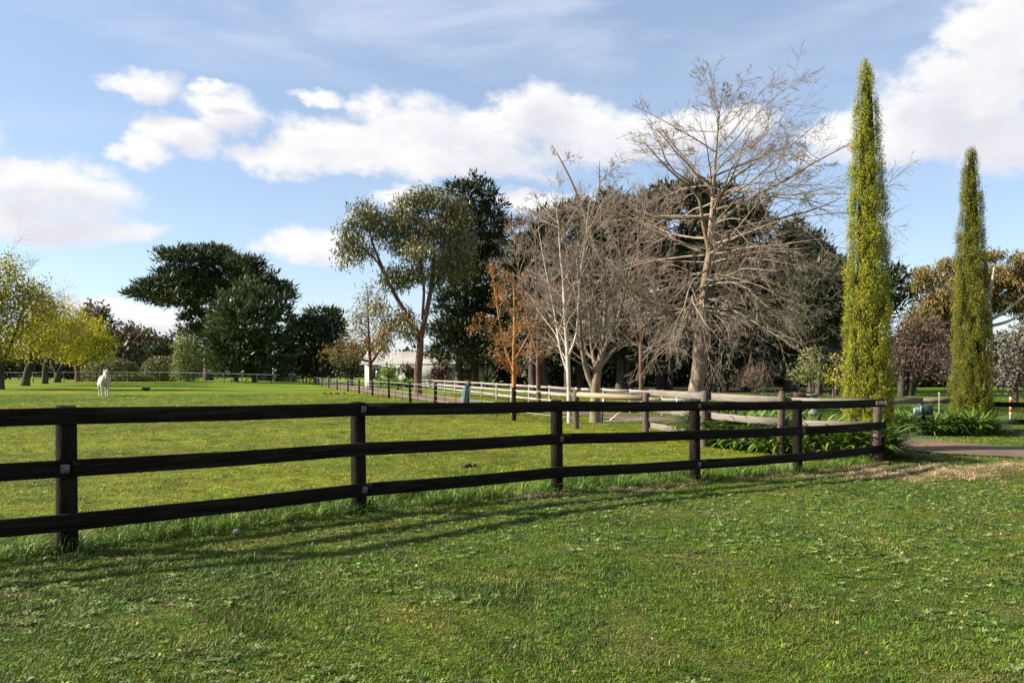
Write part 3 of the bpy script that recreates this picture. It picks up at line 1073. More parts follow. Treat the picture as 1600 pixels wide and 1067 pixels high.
def grow(P, Rd, k, t0, t1, angle, lfun, npts, trop, wig, rr, rg, minr=0.002, taper=0.25):
    """k children on each parent limb (P (B,n,3), Rd (B,n))"""
    B, n, _ = P.shape
    t = rg.uniform(t0, t1, (B, k)) ** 0.85
    f = t * (n - 1)
    i = np.minimum(f.astype(int), n - 2)
    u = (f - i)[..., None]
    bi = np.arange(B)[:, None]
    base = P[bi, i] * (1 - u) + P[bi, i + 1] * u
    tang = unit(P[bi, i + 1] - P[bi, i])
    r0 = (Rd[bi, i] * (1 - u[..., 0]) + Rd[bi, i + 1] * u[..., 0]) * rr
    plen = np.linalg.norm(np.diff(P, axis=1), axis=2).sum(1)[:, None]
    Lc = lfun(plen, t) * rg.uniform(0.65, 1.3, (B, k))
    perp = unit(np.cross(tang, rg.normal(size=(B, k, 3))))
    ang_ = angle * rg.uniform(0.6, 1.35, (B, k, 1))
    D = unit(tang * np.cos(ang_) + perp * np.sin(ang_))
    base, D, Lc, r0 = base.reshape(-1, 3), D.reshape(-1, 3), Lc.ravel(), np.maximum(r0.ravel(), minr)
    pts = [base]
    step = (Lc / (npts - 1))[:, None]
    for s in range(npts - 1):
        D = unit(D + np.array([0, 0, trop]) + rg.normal(0, wig, D.shape))
        pts.append(pts[-1] + D * step)
    PP_ = np.stack(pts, 1)
    RR_ = r0[:, None] * np.linspace(1, taper, npts)[None]
    return PP_, np.maximum(RR_, minr * 0.8)


def m_bark(name, a, b, scale=3, st=(1, 1, 0.25), bump=0.8, c=None):
    return m_noisy(name, a, b, scale, 0.92, bump, scale * 4, st, c, 0.15)


M['bark_dark'] = m_bark('dark_bark', (0.030, 0.023, 0.018), (0.075, 0.058, 0.045))
M['bark_brown'] = m_bark('brown_bark', (0.070, 0.040, 0.028), (0.145, 0.085, 0.058))
M['bark_tan'] = m_bark('tan_bark', (0.13, 0.095, 0.065), (0.23, 0.175, 0.125), 4, (1, 1, 0.6), 0.8, (0.13, 0.09, 0.06))
M['bark_pale'] = m_bark('pale_bark', (0.22, 0.18, 0.14), (0.34, 0.29, 0.235), 3, (1, 1, 0.6), 0.6, (0.20, 0.16, 0.12))
M['bark_birch'] = m_bark('birch_bark', (0.32, 0.275, 0.23), (0.43, 0.385, 0.33), 4, (1, 1, 2.2), 0.4, (0.20, 0.16, 0.12))
M['bark_orange'] = m_bark('lichened_orange_bark', (0.25, 0.105, 0.03), (0.38, 0.175, 0.05), 6, (1, 1, 0.8), 0.6, (0.20, 0.12, 0.07))
M['twig_pale'] = m_noisy('pale_twig', (0.135, 0.104, 0.075), (0.225, 0.182, 0.137), 1.5, 0.85, 0, None, (1, 1, 1), (0.22, 0.15, 0.11))
M['twig_red'] = m_noisy('reddish_twig', (0.145, 0.105, 0.080), (0.23, 0.185, 0.15), 0.9, 0.85, 0, None, (1, 1, 1), (0.16, 0.075, 0.042))
M['twig_brown'] = m_noisy('brown_twig', (0.10, 0.072, 0.05), (0.17, 0.125, 0.085), 1.2, 0.85, 0)
M['twig_orange'] = m_noisy('rusty_twig', (0.30, 0.14, 0.05), (0.42, 0.22, 0.09), 1.5, 0.85, 0)
M['lf_macro'] = m_leaf('macrocarpa_foliage', (0.016, 0.026, 0.010), (0.052, 0.070, 0.020), (0.075, 0.085, 0.024), 0.10)
M['lf_dark'] = m_leaf('dark_conifer_foliage', (0.012, 0.019, 0.008), (0.036, 0.048, 0.015), (0.055, 0.060, 0.020), 0.08)
M['lf_green'] = m_leaf('blue_green_foliage', (0.028, 0.046, 0.015), (0.075, 0.100, 0.034), (0.095, 0.120, 0.042), 0.15)
M['lf_euc'] = m_leaf('gum_leaf', (0.060, 0.066, 0.022), (0.165, 0.162, 0.058), (0.22, 0.150, 0.045), 0.2, 0.42, 0.4)
M['lf_gold'] = m_leaf('golden_leaf', (0.22, 0.20, 0.014), (0.46, 0.43, 0.022), (0.19, 0.125, 0.025), 0.35)
M['lf_yellow'] = m_leaf('bright_yellow_leaf', (0.27, 0.245, 0.014), (0.40, 0.37, 0.022), None, 0.4)
M['lf_brown'] = m_leaf('brown_leaf', (0.13, 0.072, 0.022), (0.22, 0.145, 0.04), (0.13, 0.13, 0.03), 0.3)
M['lf_rust'] = m_leaf('rust_leaf', (0.17, 0.070, 0.025), (0.32, 0.165, 0.045), None, 0.3)
M['lf_olive'] = m_leaf('olive_leaf', (0.045, 0.050, 0.022), (0.115, 0.105, 0.042), (0.14, 0.080, 0.042), 0.15)
M['lf_redwood'] = m_leaf('russet_leaf', (0.060, 0.046, 0.022), (0.150, 0.100, 0.045), (0.070, 0.072, 0.028), 0.15)
M['lf_pale'] = m_leaf('pale_green_leaf', (0.110, 0.135, 0.036), (0.235, 0.265, 0.075), None, 0.25)
M['lf_bright'] = m_leaf('fresh_green_leaf', (0.10, 0.165, 0.013), (0.20, 0.28, 0.025), None, 0.35)
M['lf_hedge'] = m_leaf('clipped_hedge_leaf', (0.060, 0.072, 0.020), (0.23, 0.215, 0.065), None, 0.15)
M['lf_tan'] = m_leaf('tan_gum_leaf', (0.11, 0.085, 0.022), (0.22, 0.150, 0.040), (0.10, 0.105, 0.03), 0.25)
M['lf_grey'] = m_leaf('grey_leaf', (0.085, 0.080, 0.060), (0.19, 0.175, 0.135), (0.15, 0.095, 0.07), 0.15)
M['lf_pink'] = m_leaf('pinkish_twiggy_leaf', (0.075, 0.044, 0.036), (0.185, 0.105, 0.082), (0.060, 0.046, 0.03), 0.15)
M['lf_darkred'] = m_leaf('dark_red_leaf', (0.035, 0.014, 0.014), (0.075, 0.032, 0.028), None, 0.15)
M['lf_cypress'] = m_leaf('golden_cypress_foliage', (0.040, 0.054, 0.007), (0.27, 0.275, 0.022), (0.26, 0.20, 0.02), 0.12, 0.6)
M['lf_cypress2'] = m_leaf('olive_cypress_foliage', (0.026, 0.036, 0.006), (0.165, 0.165, 0.016), (0.17, 0.125, 0.016), 0.12, 0.6)


def tree(name, label, px, d, lobes, trunks, leaf, bark, cat='tree', group=None, seed=1, dens=1.0, twigs=None, deep=0.85, part='crown', shell=0.55):
    """a tree with its crown as lobes. lobes (px,py,rx,ry[,dy]) and trunks [[(px,py,rpx[,dy])...]] are read at depth d,
    so sizes are true metres; every lobe is as deep as it is wide"""
    rg = np.random.default_rng(seed)
    k = d / F
    b = gp(px, d)
    root = thing(name, b, label, cat, group)
    Lb = []
    for l in lobes:
        px_, py_, rx, ry = l[:4]
        dy = l[4] if len(l) > 4 else rg.uniform(-0.5, 0.5) * rx * k * 0.9
        c = wp(px_, py_, d) - b
        Lb.append((c[0], dy, c[2], rx * k, rx * k * deep, ry * k))
    mode, L, W, m2, kk, sig, mat = leaf[:7]
    up = leaf[7] if len(leaf) > 7 else 0.0
    V, Q, at = foliage(Lb, rg, mode, L, W, m2 * dens, kk, sig, up, shell)
    mb = MB()
    lines = []
    for tr_ in trunks:
        pts = []
        for j, q in enumerate(tr_):
            p = wp(q[0], q[1], d) - b
            p[1] = q[3] if len(q) > 3 else 0.0
            if j == 0:
                p[2] = min(p[2], float(gz(b[0] + p[0], d)) - b[2]) - 0.25 if q[1] > H else p[2]
            pts.append((p, q[2] * k))
        P_ = spline(np.array([np.append(p, r) for p, r in pts]), 4) if len(pts) > 2 else np.array([np.append(p, r) for p, r in pts])
        lines.append(P_)
        rad = P_[:, 3].copy()
        if tr_[0][1] > H:
            rad[:2] *= (1.35, 1.1)
        mb.tube(P_[:, :3], rad, 9)
    allp = np.concatenate(lines)
    limbs, limr = [], []
    for l in Lb:
        c = np.array(l[:3])
        dd = np.linalg.norm((allp[:, :3] - c) * np.array([1, 1, 0.8]), axis=1) + np.where(allp[:, 2] > c[2] - 0.1 * l[5], 3.0, 0)
        q = allp[np.argmin(dd)]
        tgt = c + np.array([0, 0, l[5] * 0.35])
        pts = curve_pts(q[:3], tgt, 6, 0.06, rg, 0.06)
        limbs.append(pts)
        limr.append(np.linspace(max(min(q[3] * 0.6, 0.035 * np.linalg.norm(tgt - q[:3]) + 0.02), 0.03), 0.02, 6))
    LP, LR = np.stack(limbs), np.stack(limr)
    v, q = tubes(LP, LR, 6)
    mb.raw(v, q)
    P2, R2 = grow(LP, LR, 5, 0.35, 1.0, 0.8, lambda pl, t: 0.45 * np.minimum(pl, 5.0), 4, 0.05, 0.15, 0.55, rg, 0.012)
    v, q = tubes(P2, R2, 4)
    mb.raw(v, q)
    mb.build('trunk', M[bark], root, True)
    if twigs:
        P3, R3 = grow(P2, R2, 5, 0.2, 1.0, 0.7, lambda pl, t: 0.7 * pl, 4, 0.05, 0.18, 0.6, rg, 0.010)
        v, q = tubes(P3, R3, 3)
        P4, R4 = grow(P3, R3, 4, 0.2, 1.0, 0.7, lambda pl, t: 0.7 * pl, 3, 0.04, 0.2, 0.6, rg, 0.008)
        v4, q4 = tubes(P4, R4, 3)
        MB().raw(v, q).raw(v4, q4).build('twigs', M[twigs], root)
    add(part, mesh(part, V, Q, False, at), M[mat], root)
    return root


# leaf recipes: mode, length, width, clusters per m2 of lobe skin, leaves per cluster, spread, material
SP_FAR = ('spray', 1.05, 0.26, 1.35, 12, 0.50, 'lf_macro', 0.05)
SP_MID = ('spray', 0.70, 0.17, 2.5, 12, 0.36, 'lf_dark', 0.10)
EUC = ('hang', 0.32, 0.080, 5.0, 18, 0.28, 'lf_euc')
BUSH = ('any', 0.30, 0.17, 3.4, 10, 0.25, 'lf_olive')


def kin(r, **kw):
    keys = ('mode', 'L', 'W', 'm2', 'k', 'sig', 'mat', 'up')
    r = list(r) + [0.0] * (8 - len(r))
    for a, b in kw.items():
        r[keys.index(a)] = b
    return tuple(r)


# ------------------------------------------------------------------ trees on the left
GOLD = ('any', 0.30, 0.14, 2.7, 10, 0.42, 'lf_gold', 0.3)
tree('golden_tree', 'tall yellow-leaved tree cut by the left edge of the picture', 2, 75,
     [(-25, 490, 55, 55), (8, 445, 36, 42), (32, 490, 40, 46), (-40, 545, 45, 28), (8, 530, 45, 30), (18, 418, 16, 22), (52, 465, 20, 22), (-70, 440, 50, 45)],
     [[(1, 606, 5), (2, 575, 4.4), (-3, 540, 4), (-8, 500, 3)], [(2, 570, 3), (14, 545, 2.6), (28, 510, 2)]], GOLD, 'bark_dark', group='row of yellow-leaved trees', seed=3, twigs='twig_brown')
tree('golden_tree', 'yellow-leaved tree with thick trunk leaning right, second from the left edge', 39, 85,
     [(52, 478, 30, 36), (66, 512, 32, 32), (36, 528, 28, 24), (60, 540, 34, 20), (72, 480, 16, 22)],
     [[(39, 602, 6.5), (43, 582, 5.5), (50, 562, 5), (50, 535, 3.5)], [(48, 566, 3.5), (62, 548, 2.5), (72, 530, 2)]], kin(GOLD, mat='lf_gold'), 'bark_dark', group='row of yellow-leaved trees', seed=4, twigs='twig_brown')
tree('golden_tree', 'yellow-leaved tree with straight forked trunk, third from the left edge', 71, 92,
     [(84, 498, 26, 26), (96, 520, 28, 26), (74, 535, 26, 20), (100, 545, 28, 16)],
     [[(70, 602, 5), (71, 580, 4.5), (74, 560, 4)], [(72, 572, 3), (60, 555, 2.2)], [(74, 564, 3), (88, 550, 2)]], GOLD, 'bark_dark', group='row of yellow-leaved trees', seed=5, twigs='twig_brown')
tree('golden_tree', 'yellow-leaved tree with low wide fork, fourth from the left edge', 90, 99,
     [(112, 500, 22, 20), (118, 522, 28, 22), (104, 540, 26, 18), (130, 545, 24, 16)],
     [[(90, 600, 4.5), (90, 582, 4)], [(90, 584, 3.2), (80, 565, 2.4), (74, 552, 2)], [(90, 584, 3.2), (100, 566, 2.4), (106, 550, 2)]], GOLD, 'bark_dark', group='row of yellow-leaved trees', seed=6, twigs='twig_brown')
tree('willow_tree', 'bright yellow weeping tree at the end of the yellow row', 121, 107,
     [(140, 518, 24, 22), (146, 540, 22, 20), (122, 548, 24, 16), (162, 528, 12, 14), (178, 540, 6, 16)],
     [[(121, 598, 4), (121, 578, 3.4), (118, 560, 2.6)], [(121, 578, 3), (136, 564, 2.4), (150, 556, 1.8)]], ('hang', 0.75, 0.17, 1.5, 9, 0.4, 'lf_yellow'), 'bark_brown', seed=7)

far = [('olive_tree', 'dark olive tree showing above the yellow row', 148, 175, [(150, 492, 22, 16), (140, 512, 24, 22), (165, 515, 16, 24), (150, 545, 26, 30)], 'lf_olive'),
       ('russet_tree', 'russet brown tree crown, left of the three far russet crowns', 196, 190, [(192, 522, 22, 16), (205, 540, 24, 20), (185, 550, 20, 26), (200, 570, 26, 22)], 'lf_redwood'),
       ('russet_tree', 'low russet and olive crown sloping down behind the clipped bushes', 232, 200, [(228, 530, 22, 14), (245, 545, 22, 18), (230, 560, 26, 24), (258, 560, 16, 24)], 'lf_redwood'),
       ('olive_tree', 'olive green far tree between the russet crowns and the flat-topped conifer', 268, 205, [(264, 548, 18, 14), (275, 562, 18, 20), (258, 575, 22, 16)], 'lf_olive'),
       ('dark_tree', 'dark low tree behind the bright yellow weeping tree', 186, 150, [(190, 560, 22, 16), (175, 578, 26, 14), (208, 578, 18, 14)], 'lf_dark'),
       ('dark_tree', 'dark hedge-like tree behind the trunks of the yellow row', 45, 150, [(-10, 575, 34, 14), (30, 570, 34, 16), (75, 575, 34, 14), (115, 578, 28, 14)], 'lf_dark')]
for i, (nm, lb, px, d, lo, mt) in enumerate(far):
    tree(nm, lb, px, d, lo, [[(px, 597, 2.5), (px, 575, 2), (px + 2, 550, 1.5)]], ('any', 0.85, 0.55, 0.75, 8, 0.55, mt, 0.2), 'bark_dark', group='far trees on the left', seed=30 + i)

tree('macrocarpa_tree', 'large flat-topped dark conifer spreading over the back of the paddock', 326, 135,
     [(a_, b_, c_, d_ * 0.62, rr_) for (a_, b_, c_, d_), rr_ in zip([(238, 462, 32, 8), (262, 446, 38, 13), (275, 424, 36, 14), (300, 405, 42, 14), (330, 394, 36, 11), (352, 420, 46, 18), (388, 416, 30, 16), (402, 438, 30, 16), (440, 462, 28, 11), (425, 448, 26, 12),
      (300, 440, 46, 16), (290, 470, 42, 14), (340, 455, 42, 18), (312, 494, 30, 14), (325, 520, 24, 14), (300, 515, 22, 8), (345, 490, 26, 18), (370, 450, 34, 20), (232, 458, 20, 5)], np.random.default_rng(2).uniform(-3.2, 3.2, 40))],
     [[(325, 600, 8), (326, 560, 7), (331, 520, 6.5), (333, 480, 5.5), (338, 435, 3.5)], [(331, 525, 4), (312, 490, 3), (285, 465, 2)], [(333, 490, 3.5), (360, 455, 3), (395, 440, 2)]],
     SP_FAR, 'bark_dark', seed=8, dens=0.78)
tree('macrocarpa_tree', 'small dark spreading conifer between the russet trees and the pale shrub', 282, 150,
     [(288, 526, 18, 6), (268, 545, 34, 7), (292, 545, 22, 10), (262, 565, 30, 9), (288, 572, 26, 14)], [[(284, 598, 3), (285, 570, 2.6), (287, 540, 2)]], SP_FAR, 'bark_dark', seed=9)
tree('broad_conifer', 'dense mid-green rounded conifer in front of the flat-topped one', 385, 118,
     [(392, 462, 26, 24), (368, 488, 30, 28), (415, 480, 30, 30), (392, 505, 44, 32), (350, 518, 26, 30), (438, 515, 24, 34), (372, 545, 44, 28), (420, 548, 40, 26), (338, 548, 20, 24), (352, 470, 12, 16), (452, 545, 16, 22), (365, 574, 36, 18), (418, 576, 38, 16)],
     [[(368, 602, 4), (370, 575, 3.6), (376, 545, 3)], [(398, 602, 4.5), (398, 575, 4), (400, 540, 3.5)]], ('spray', 0.95, 0.30, 1.25, 9, 0.42, 'lf_green', 0.25), 'bark_brown', seed=10)
tree('shrub', 'pale green feathery shrub beside the clipped bushes', 293, 112, [(291, 546, 17, 20), (296, 568, 21, 20), (284, 572, 15, 18), (293, 585, 20, 12)], [[(293, 601, 1.6), (293, 585, 1.4), (292, 565, 1)]],
     ('any', 0.42, 0.16, 2.6, 11, 0.30, 'lf_pale', 0.5), 'bark_brown', 'shrub', seed=11)


def clipped(name, label, px, d, lo, mat, seed, cat='hedge', base=601, L=0.30):
    return tree(name, label, px, d, lo, [[(px, base, 1.5), (px, base - 8, 1.2)]], ('any', L * 0.7, L * 0.45, 11.0, 9, 0.07, mat, 0.4), 'bark_dark', cat, seed=seed, part='foliage', shell=0.93)


clipped('clipped_bush', 'wide dome-shaped clipped bush behind the horse', 172, 116, [(172, 580, 44, 21), (150, 587, 28, 14), (196, 587, 24, 15)], 'lf_hedge', 12, 'bush')
clipped('clipped_bush', 'taller clipped bush with rounded top beside the pale shrub', 246, 114, [(248, 579, 29, 22), (232, 588, 22, 14), (262, 589, 18, 14)], 'lf_hedge', 13, 'bush')
clipped('low_hedge', 'low dark clipped hedge running in front of the domed bushes', 190, 110, [(px, 594, 16, 7.5) for px in range(135, 240, 18)], 'lf_hedge', 14)

tree('macrocarpa_tree', 'dark conifer standing behind the grey shed', 498, 122, [(502, 492, 24, 8), (478, 505, 20, 9), (515, 508, 20, 9), (494, 520, 34, 16), (482, 548, 26, 22), (512, 548, 30, 20), (496, 575, 36, 14), (525, 520, 14, 6)],
     [[(495, 600, 4), (496, 560, 3.4), (500, 515, 2.2)]], SP_FAR, 'bark_dark', seed=15)
tree('round_tree', 'dark round-headed tree left of the house', 549, 104, [(549, 566, 27, 19), (538, 576, 18, 14), (562, 574, 18, 14)], [[(549, 606, 3.5), (549, 588, 3), (549, 570, 2.5)]], ('any', 0.40, 0.24, 2.2, 9, 0.3, 'lf_dark', 0.2), 'bark_dark', seed=16)
tree('brown_leaved_tree', 'half-bare tree with brown and yellow leaves left of the gum tree', 579, 80,
     [(575, 470, 16, 28), (560, 505, 18, 24), (592, 500, 18, 26), (572, 530, 24, 18), (545, 556, 28, 9), (516, 552, 18, 6), (590, 548, 22, 12), (540, 540, 18, 9), (600, 530, 14, 16)],
     [[(580, 611, 3.8), (579, 580, 3.0), (577, 540, 2.2), (575, 490, 1.2), (574, 452, 0.4)], [(579, 565, 2), (555, 560, 1.6), (520, 553, 1)], [(578, 570, 2), (595, 545, 1.5), (603, 520, 1)]],
     ('any', 0.24, 0.13, 2.6, 9, 0.35, 'lf_brown', 0.2), 'bark_brown', seed=17, twigs='twig_brown')

tree('gum_tree', 'tall gum tree with forked brown trunk and drooping olive foliage', 652, 57,
     [(572, 338, 26, 20), (590, 350, 24, 20), (548, 365, 20, 18), (538, 395, 13, 18), (562, 390, 22, 16), (612, 350, 20, 18), (646, 316, 30, 16), (668, 308, 26, 14), (700, 322, 28, 18), (630, 338, 24, 16),
      (720, 345, 20, 22), (690, 355, 30, 20), (655, 355, 32, 20), (728, 385, 15, 24), (705, 392, 26, 22), (660, 395, 34, 16), (625, 375, 26, 16), (628, 425, 30, 12), (612, 440, 24, 10), (690, 428, 26, 16),
      (655, 432, 20, 10), (625, 495, 22, 16), (600, 520, 14, 20), (640, 515, 16, 16), (592, 478, 12, 14), (720, 415, 16, 14)],
     [[(653, 621, 6.8), (653, 585, 6.2), (656, 550, 5.8), (657, 522, 5)], [(656, 530, 4.5), (640, 500, 3.6), (618, 462, 3.2), (598, 420, 2.6), (580, 375, 1.6)],
      [(657, 530, 4.5), (668, 480, 3.8), (676, 430, 3.2), (678, 380, 2.2), (668, 330, 1.2)], [(660, 500, 2.4), (662, 440, 2), (650, 380, 1.2)], [(672, 455, 2.2), (695, 420, 1.8), (716, 385, 1)],
      [(610, 450, 2), (590, 410, 1.6), (560, 380, 1)], [(640, 505, 1.8), (622, 500, 1.3), (605, 510, 0.8)]],
     EUC, 'bark_brown', seed=18)

tree('tall_conifer', 'tall dark conifer with ragged top behind the gum tree', 732, 88,
     [(722, 292, 10, 12), (740, 286, 11, 12), (704, 300, 10, 7), (758, 300, 14, 14), (736, 312, 24, 16), (772, 322, 16, 12), (760, 345, 28, 16), (724, 340, 28, 20), (775, 372, 24, 16), (735, 380, 40, 22), (768, 405, 32, 18),
      (715, 415, 34, 22), (748, 440, 44, 22), (785, 445, 26, 22), (720, 475, 46, 22), (770, 490, 40, 24), (700, 512, 32, 18), (740, 522, 52, 24), (788, 530, 32, 22), (705, 550, 36, 16), (755, 558, 48, 16), (800, 352, 14, 7)],
     [[(718, 606, 7), (718, 560, 6.5), (726, 480, 5), (734, 380, 3), (738, 290, 1)], [(742, 606, 7.5), (741, 560, 6.5), (745, 480, 5), (752, 390, 3)]], kin(SP_MID, up=0.25, mat='lf_dark'), 'bark_dark', seed=19)

# the dark conifer belt behind the bare trees
tops = [(838, 372, 74), (892, 318, 78), (962, 300, 72), (1040, 288, 76), (1105, 284, 70), (1170, 312, 76), (1232, 345, 72), (1276, 398, 66)]
lab = ['leftmost dark conifer of the belt, next to the tall ragged one', 'dark conifer of the belt behind the white birch trunk', 'dark conifer of the belt behind the grey forked tree', 'dark conifer of the belt just left of the bare oak leader',
       'tallest dark conifer of the belt, straight behind the bare oak trunk', 'dark conifer of the belt just right of the bare oak trunk', 'dark conifer of the belt with a leaning sunlit trunk', 'lowest dark conifer at the right end of the belt']
for i, (px, ty, d) in enumerate(tops):
    rg = np.random.default_rng(200 + i)
    lo = [(px + rg.uniform(-10, 10), ty + 8, 16, 9)]
    y_ = ty + 24
    while y_ < 548:
        hw = min(20 + (y_ - ty) * 0.42, 50)
        for j in range(3 if hw > 30 else 2):
            lo.append((px + rg.uniform(-1, 1) * hw, y_ + rg.uniform(-8, 8), rg.uniform(22, 34), rg.uniform(9, 15), rg.uniform(-2.4, 2.4)))
        y_ += 22
    if i in (6, 7):
        lo += [(px + 42, ty + 50, 24, 7), (px + 48, ty + 80, 24, 8)]
    tx = px + rg.uniform(-8, 8)
    trs = [[(tx, 612, 7.5), (tx + rg.uniform(-3, 3), 570, 6.5), (px, 480, 5), (px, ty + 30, 1.2)], [(tx + rg.uniform(10, 18), 612, 5.5), (tx + rg.uniform(10, 20), 570, 4.8), (px + 10, 500, 3)]]
    if i == 5:
        trs.append([(1128, 612, 6.5), (1142, 585, 5.5), (1160, 555, 4.6), (1170, 520, 3)])
    tree('dark_conifer', lab[i], px, d, lo, trs, SP_MID, 'bark_dark', group='belt of dark conifers', seed=60 + i, dens=0.9)

# ------------------------------------------------------------------ trees on the right
tree('dark_conifer', 'dark conifer with two bare trunks just left of the near golden cypress', 1290, 58,
     [(1282, 428, 26, 14), (1310, 445, 24, 14), (1268, 462, 28, 16), (1298, 478, 34, 20), (1262, 500, 30, 16), (1318, 500, 26, 20), (1285, 522, 36, 16), (1252, 528, 24, 12), (1330, 470, 20, 20), (1402, 428, 18, 4), (1400, 448, 22, 5), (1395, 474, 26, 6), (1370, 455, 24, 20), (1360, 490, 26, 18)],
     [[(1278, 620, 5), (1282, 570, 4.2), (1290, 520, 3.4), (1300, 450, 2)], [(1302, 620, 6.5), (1312, 580, 5.5), (1322, 530, 4.6), (1332, 470, 2.5)], [(1330, 490, 2.4), (1365, 470, 1.8), (1400, 455, 1)]], SP_MID, 'bark_dark', seed=81)
tree('gum_tree', 'spreading gum tree with white limbs and tan foliage behind the far cypress', 1548, 82,
     [(1458, 428, 24, 12), (1440, 448, 20, 12), (1482, 414, 20, 9), (1554, 396, 16, 8), (1592, 402, 14, 7), (1620, 420, 30, 18)],
     [[(1542, 614, 6), (1545, 560, 5), (1546, 500, 4), (1544, 455, 2.8)], [(1546, 500, 3), (1565, 490, 2.4), (1592, 470, 2), (1625, 440, 1.4)], [(1546, 510, 2.6), (1575, 502, 2.2), (1610, 485, 1.5)], [(1545, 520, 2.6), (1500, 470, 2), (1462, 435, 1.2)], [(1545, 470, 2.6), (1552, 430, 2), (1556, 400, 1)]],
     kin(EUC, L=0.46, W=0.13, m2=3.2, mat='lf_tan'), 'bark_pale', seed=82)
tree('gum_tree', 'lower tan and olive gum crown between the two golden cypresses', 1490, 88,
     [(1502, 440, 30, 20), (1478, 462, 32, 20), (1570, 432, 34, 20), (1600, 445, 30, 22), (1530, 455, 30, 24), (1455, 480, 28, 18), (1500, 490, 36, 20), (1570, 470, 34, 16), (1440, 500, 26, 18), (1620, 480, 30, 20)],
     [[(1490, 612, 5), (1492, 560, 4), (1495, 490, 3)], [(1493, 540, 3), (1540, 490, 2), (1580, 450, 1.4)]], kin(EUC, L=0.46, W=0.14, m2=2.8, mat='lf_tan'), 'bark_tan', seed=83)
tree('pinkish_tree', 'dark twiggy tree with pinkish crown right of the near golden cypress', 1432, 56,
     [(1436, 508, 26, 16), (1415, 520, 22, 18), (1462, 520, 22, 18), (1425, 548, 34, 22), (1465, 552, 24, 24), (1400, 560, 22, 24), (1440, 578, 38, 18)],
     [[(1408, 620, 6), (1410, 590, 5), (1412, 560, 4)], [(1420, 620, 6), (1424, 590, 5), (1432, 550, 3.5)], [(1422, 605, 2.6), (1436, 594, 2.2), (1452, 585, 1.2)]], ('any', 0.26, 0.055, 4.0, 14, 0.3, 'lf_pink', 0.1), 'bark_dark', seed=84, twigs='twig_brown')
tree('grey_leaved_tree', 'grey-brown leafy tree at the right edge behind the black fence', 1588, 42,
     [(1580, 528, 26, 20), (1562, 556, 20, 24), (1590, 560, 30, 26), (1570, 590, 26, 18), (1620, 540, 30, 36), (1605, 592, 28, 18)],
     [[(1586, 634, 5), (1586, 605, 4.4), (1584, 565, 3)]], ('any', 0.17, 0.085, 6.0, 12, 0.18, 'lf_grey', 0.1), 'bark_brown', seed=85)
tree('silvery_shrub', 'small silvery shrub on a red-brown stem left of the far cypress', 1488, 38,
     [(1482, 574, 13, 13), (1494, 582, 14, 14), (1478, 590, 10, 9)], [[(1490, 640, 3.4), (1490, 612, 3), (1488, 590, 2)]], ('any', 0.16, 0.07, 8, 10, 0.12, 'lf_grey', 0.1), 'bark_brown', 'shrub', seed=86)
tree('light_green_shrub', 'light green airy shrub under the dark conifers', 1260, 50,
     [(1256, 578, 18, 15), (1272, 572, 16, 18), (1262, 556, 14, 14), (1246, 590, 13, 9), (1278, 590, 12, 10)], [[(1266, 622, 2), (1266, 600, 1.8), (1264, 575, 1.2)]], ('any', 0.20, 0.08, 4.5, 10, 0.2, 'lf_pale', 0.2), 'bark_brown', 'shrub', seed=87)
tree('yellow_shrub', 'yellow-leaved shrub between the two dark trunks', 1302, 52, [(1308, 564, 9, 9), (1298, 582, 11, 9), (1304, 597, 12, 8)], [[(1302, 621, 1.6), (1302, 600, 1.4), (1304, 575, 1)]], ('any', 0.20, 0.11, 5, 9, 0.18, 'lf_gold', 0.2), 'bark_brown', 'shrub', seed=88)
tree('twiggy_shrub', 'pinkish-grey twiggy shrub around the small dark bush', 1172, 55, [(1160, 594, 14, 10), (1186, 590, 13, 13), (1194, 600, 11, 9), (1172, 586, 12, 8)], [[(1180, 618, 1.5), (1180, 600, 1.2)]], ('any', 0.30, 0.035, 9, 12, 0.2, 'lf_pink', 1.0), 'bark_brown', 'shrub', seed=89)
clipped('clipped_bush', 'small dark arch-shaped bush under the conifer belt', 1176, 52, [(1176, 599, 7, 7), (1176, 609, 6.5, 8)], 'lf_dark', 90, 'bush', 622, 0.12)

# undergrowth that reads as one dark mass, and the far tree line
rg = np.random.default_rng(5)


def mass(name, label, rows, L, W, m2, k, sig, mat, cat):
    V, Q, at = foliage(rows, rg, 'any', L, W, m2, k, sig, 0.3, 0.6)
    o = add(name, mesh(name, V, Q, False, at), M[mat])
    return prop(o, label, cat, kind='stuff')


rows = []
for px in range(792, 1800, 26):
    d = 104 + rg.uniform(-6, 6)
    x, y, z = gp(px, d)
    hh = rg.uniform(4.5, 8.0)
    rows.append((x, y, z + hh * 0.45, 2.2, 2.0, hh * 0.6))
mass('undergrowth', 'dark undergrowth filling the gaps behind the conifer trunks', rows, 0.75, 0.45, 1.3, 10, 0.5, 'lf_dark', 'undergrowth')
rows = []
for a in np.linspace(-62, 62, 120):
    d = 290 + rg.uniform(-30, 30)
    x, y = d * math.tan(R(a)) if abs(a) < 50 else d * 1.19 * (a / abs(a)) * (1 + (abs(a) - 50) / 15), d
    hh = rg.uniform(5, 11)
    rows.append((x, y, hh * 0.4 + float(gz(x, y)), rg.uniform(5, 9), 5, hh * 0.6))
mass('distant_woodland', 'far line of trees along the horizon', rows, 2.2, 1.3, 0.14, 10, 1.2, 'lf_olive', 'woodland')

# ------------------------------------------------------------------ bare trees


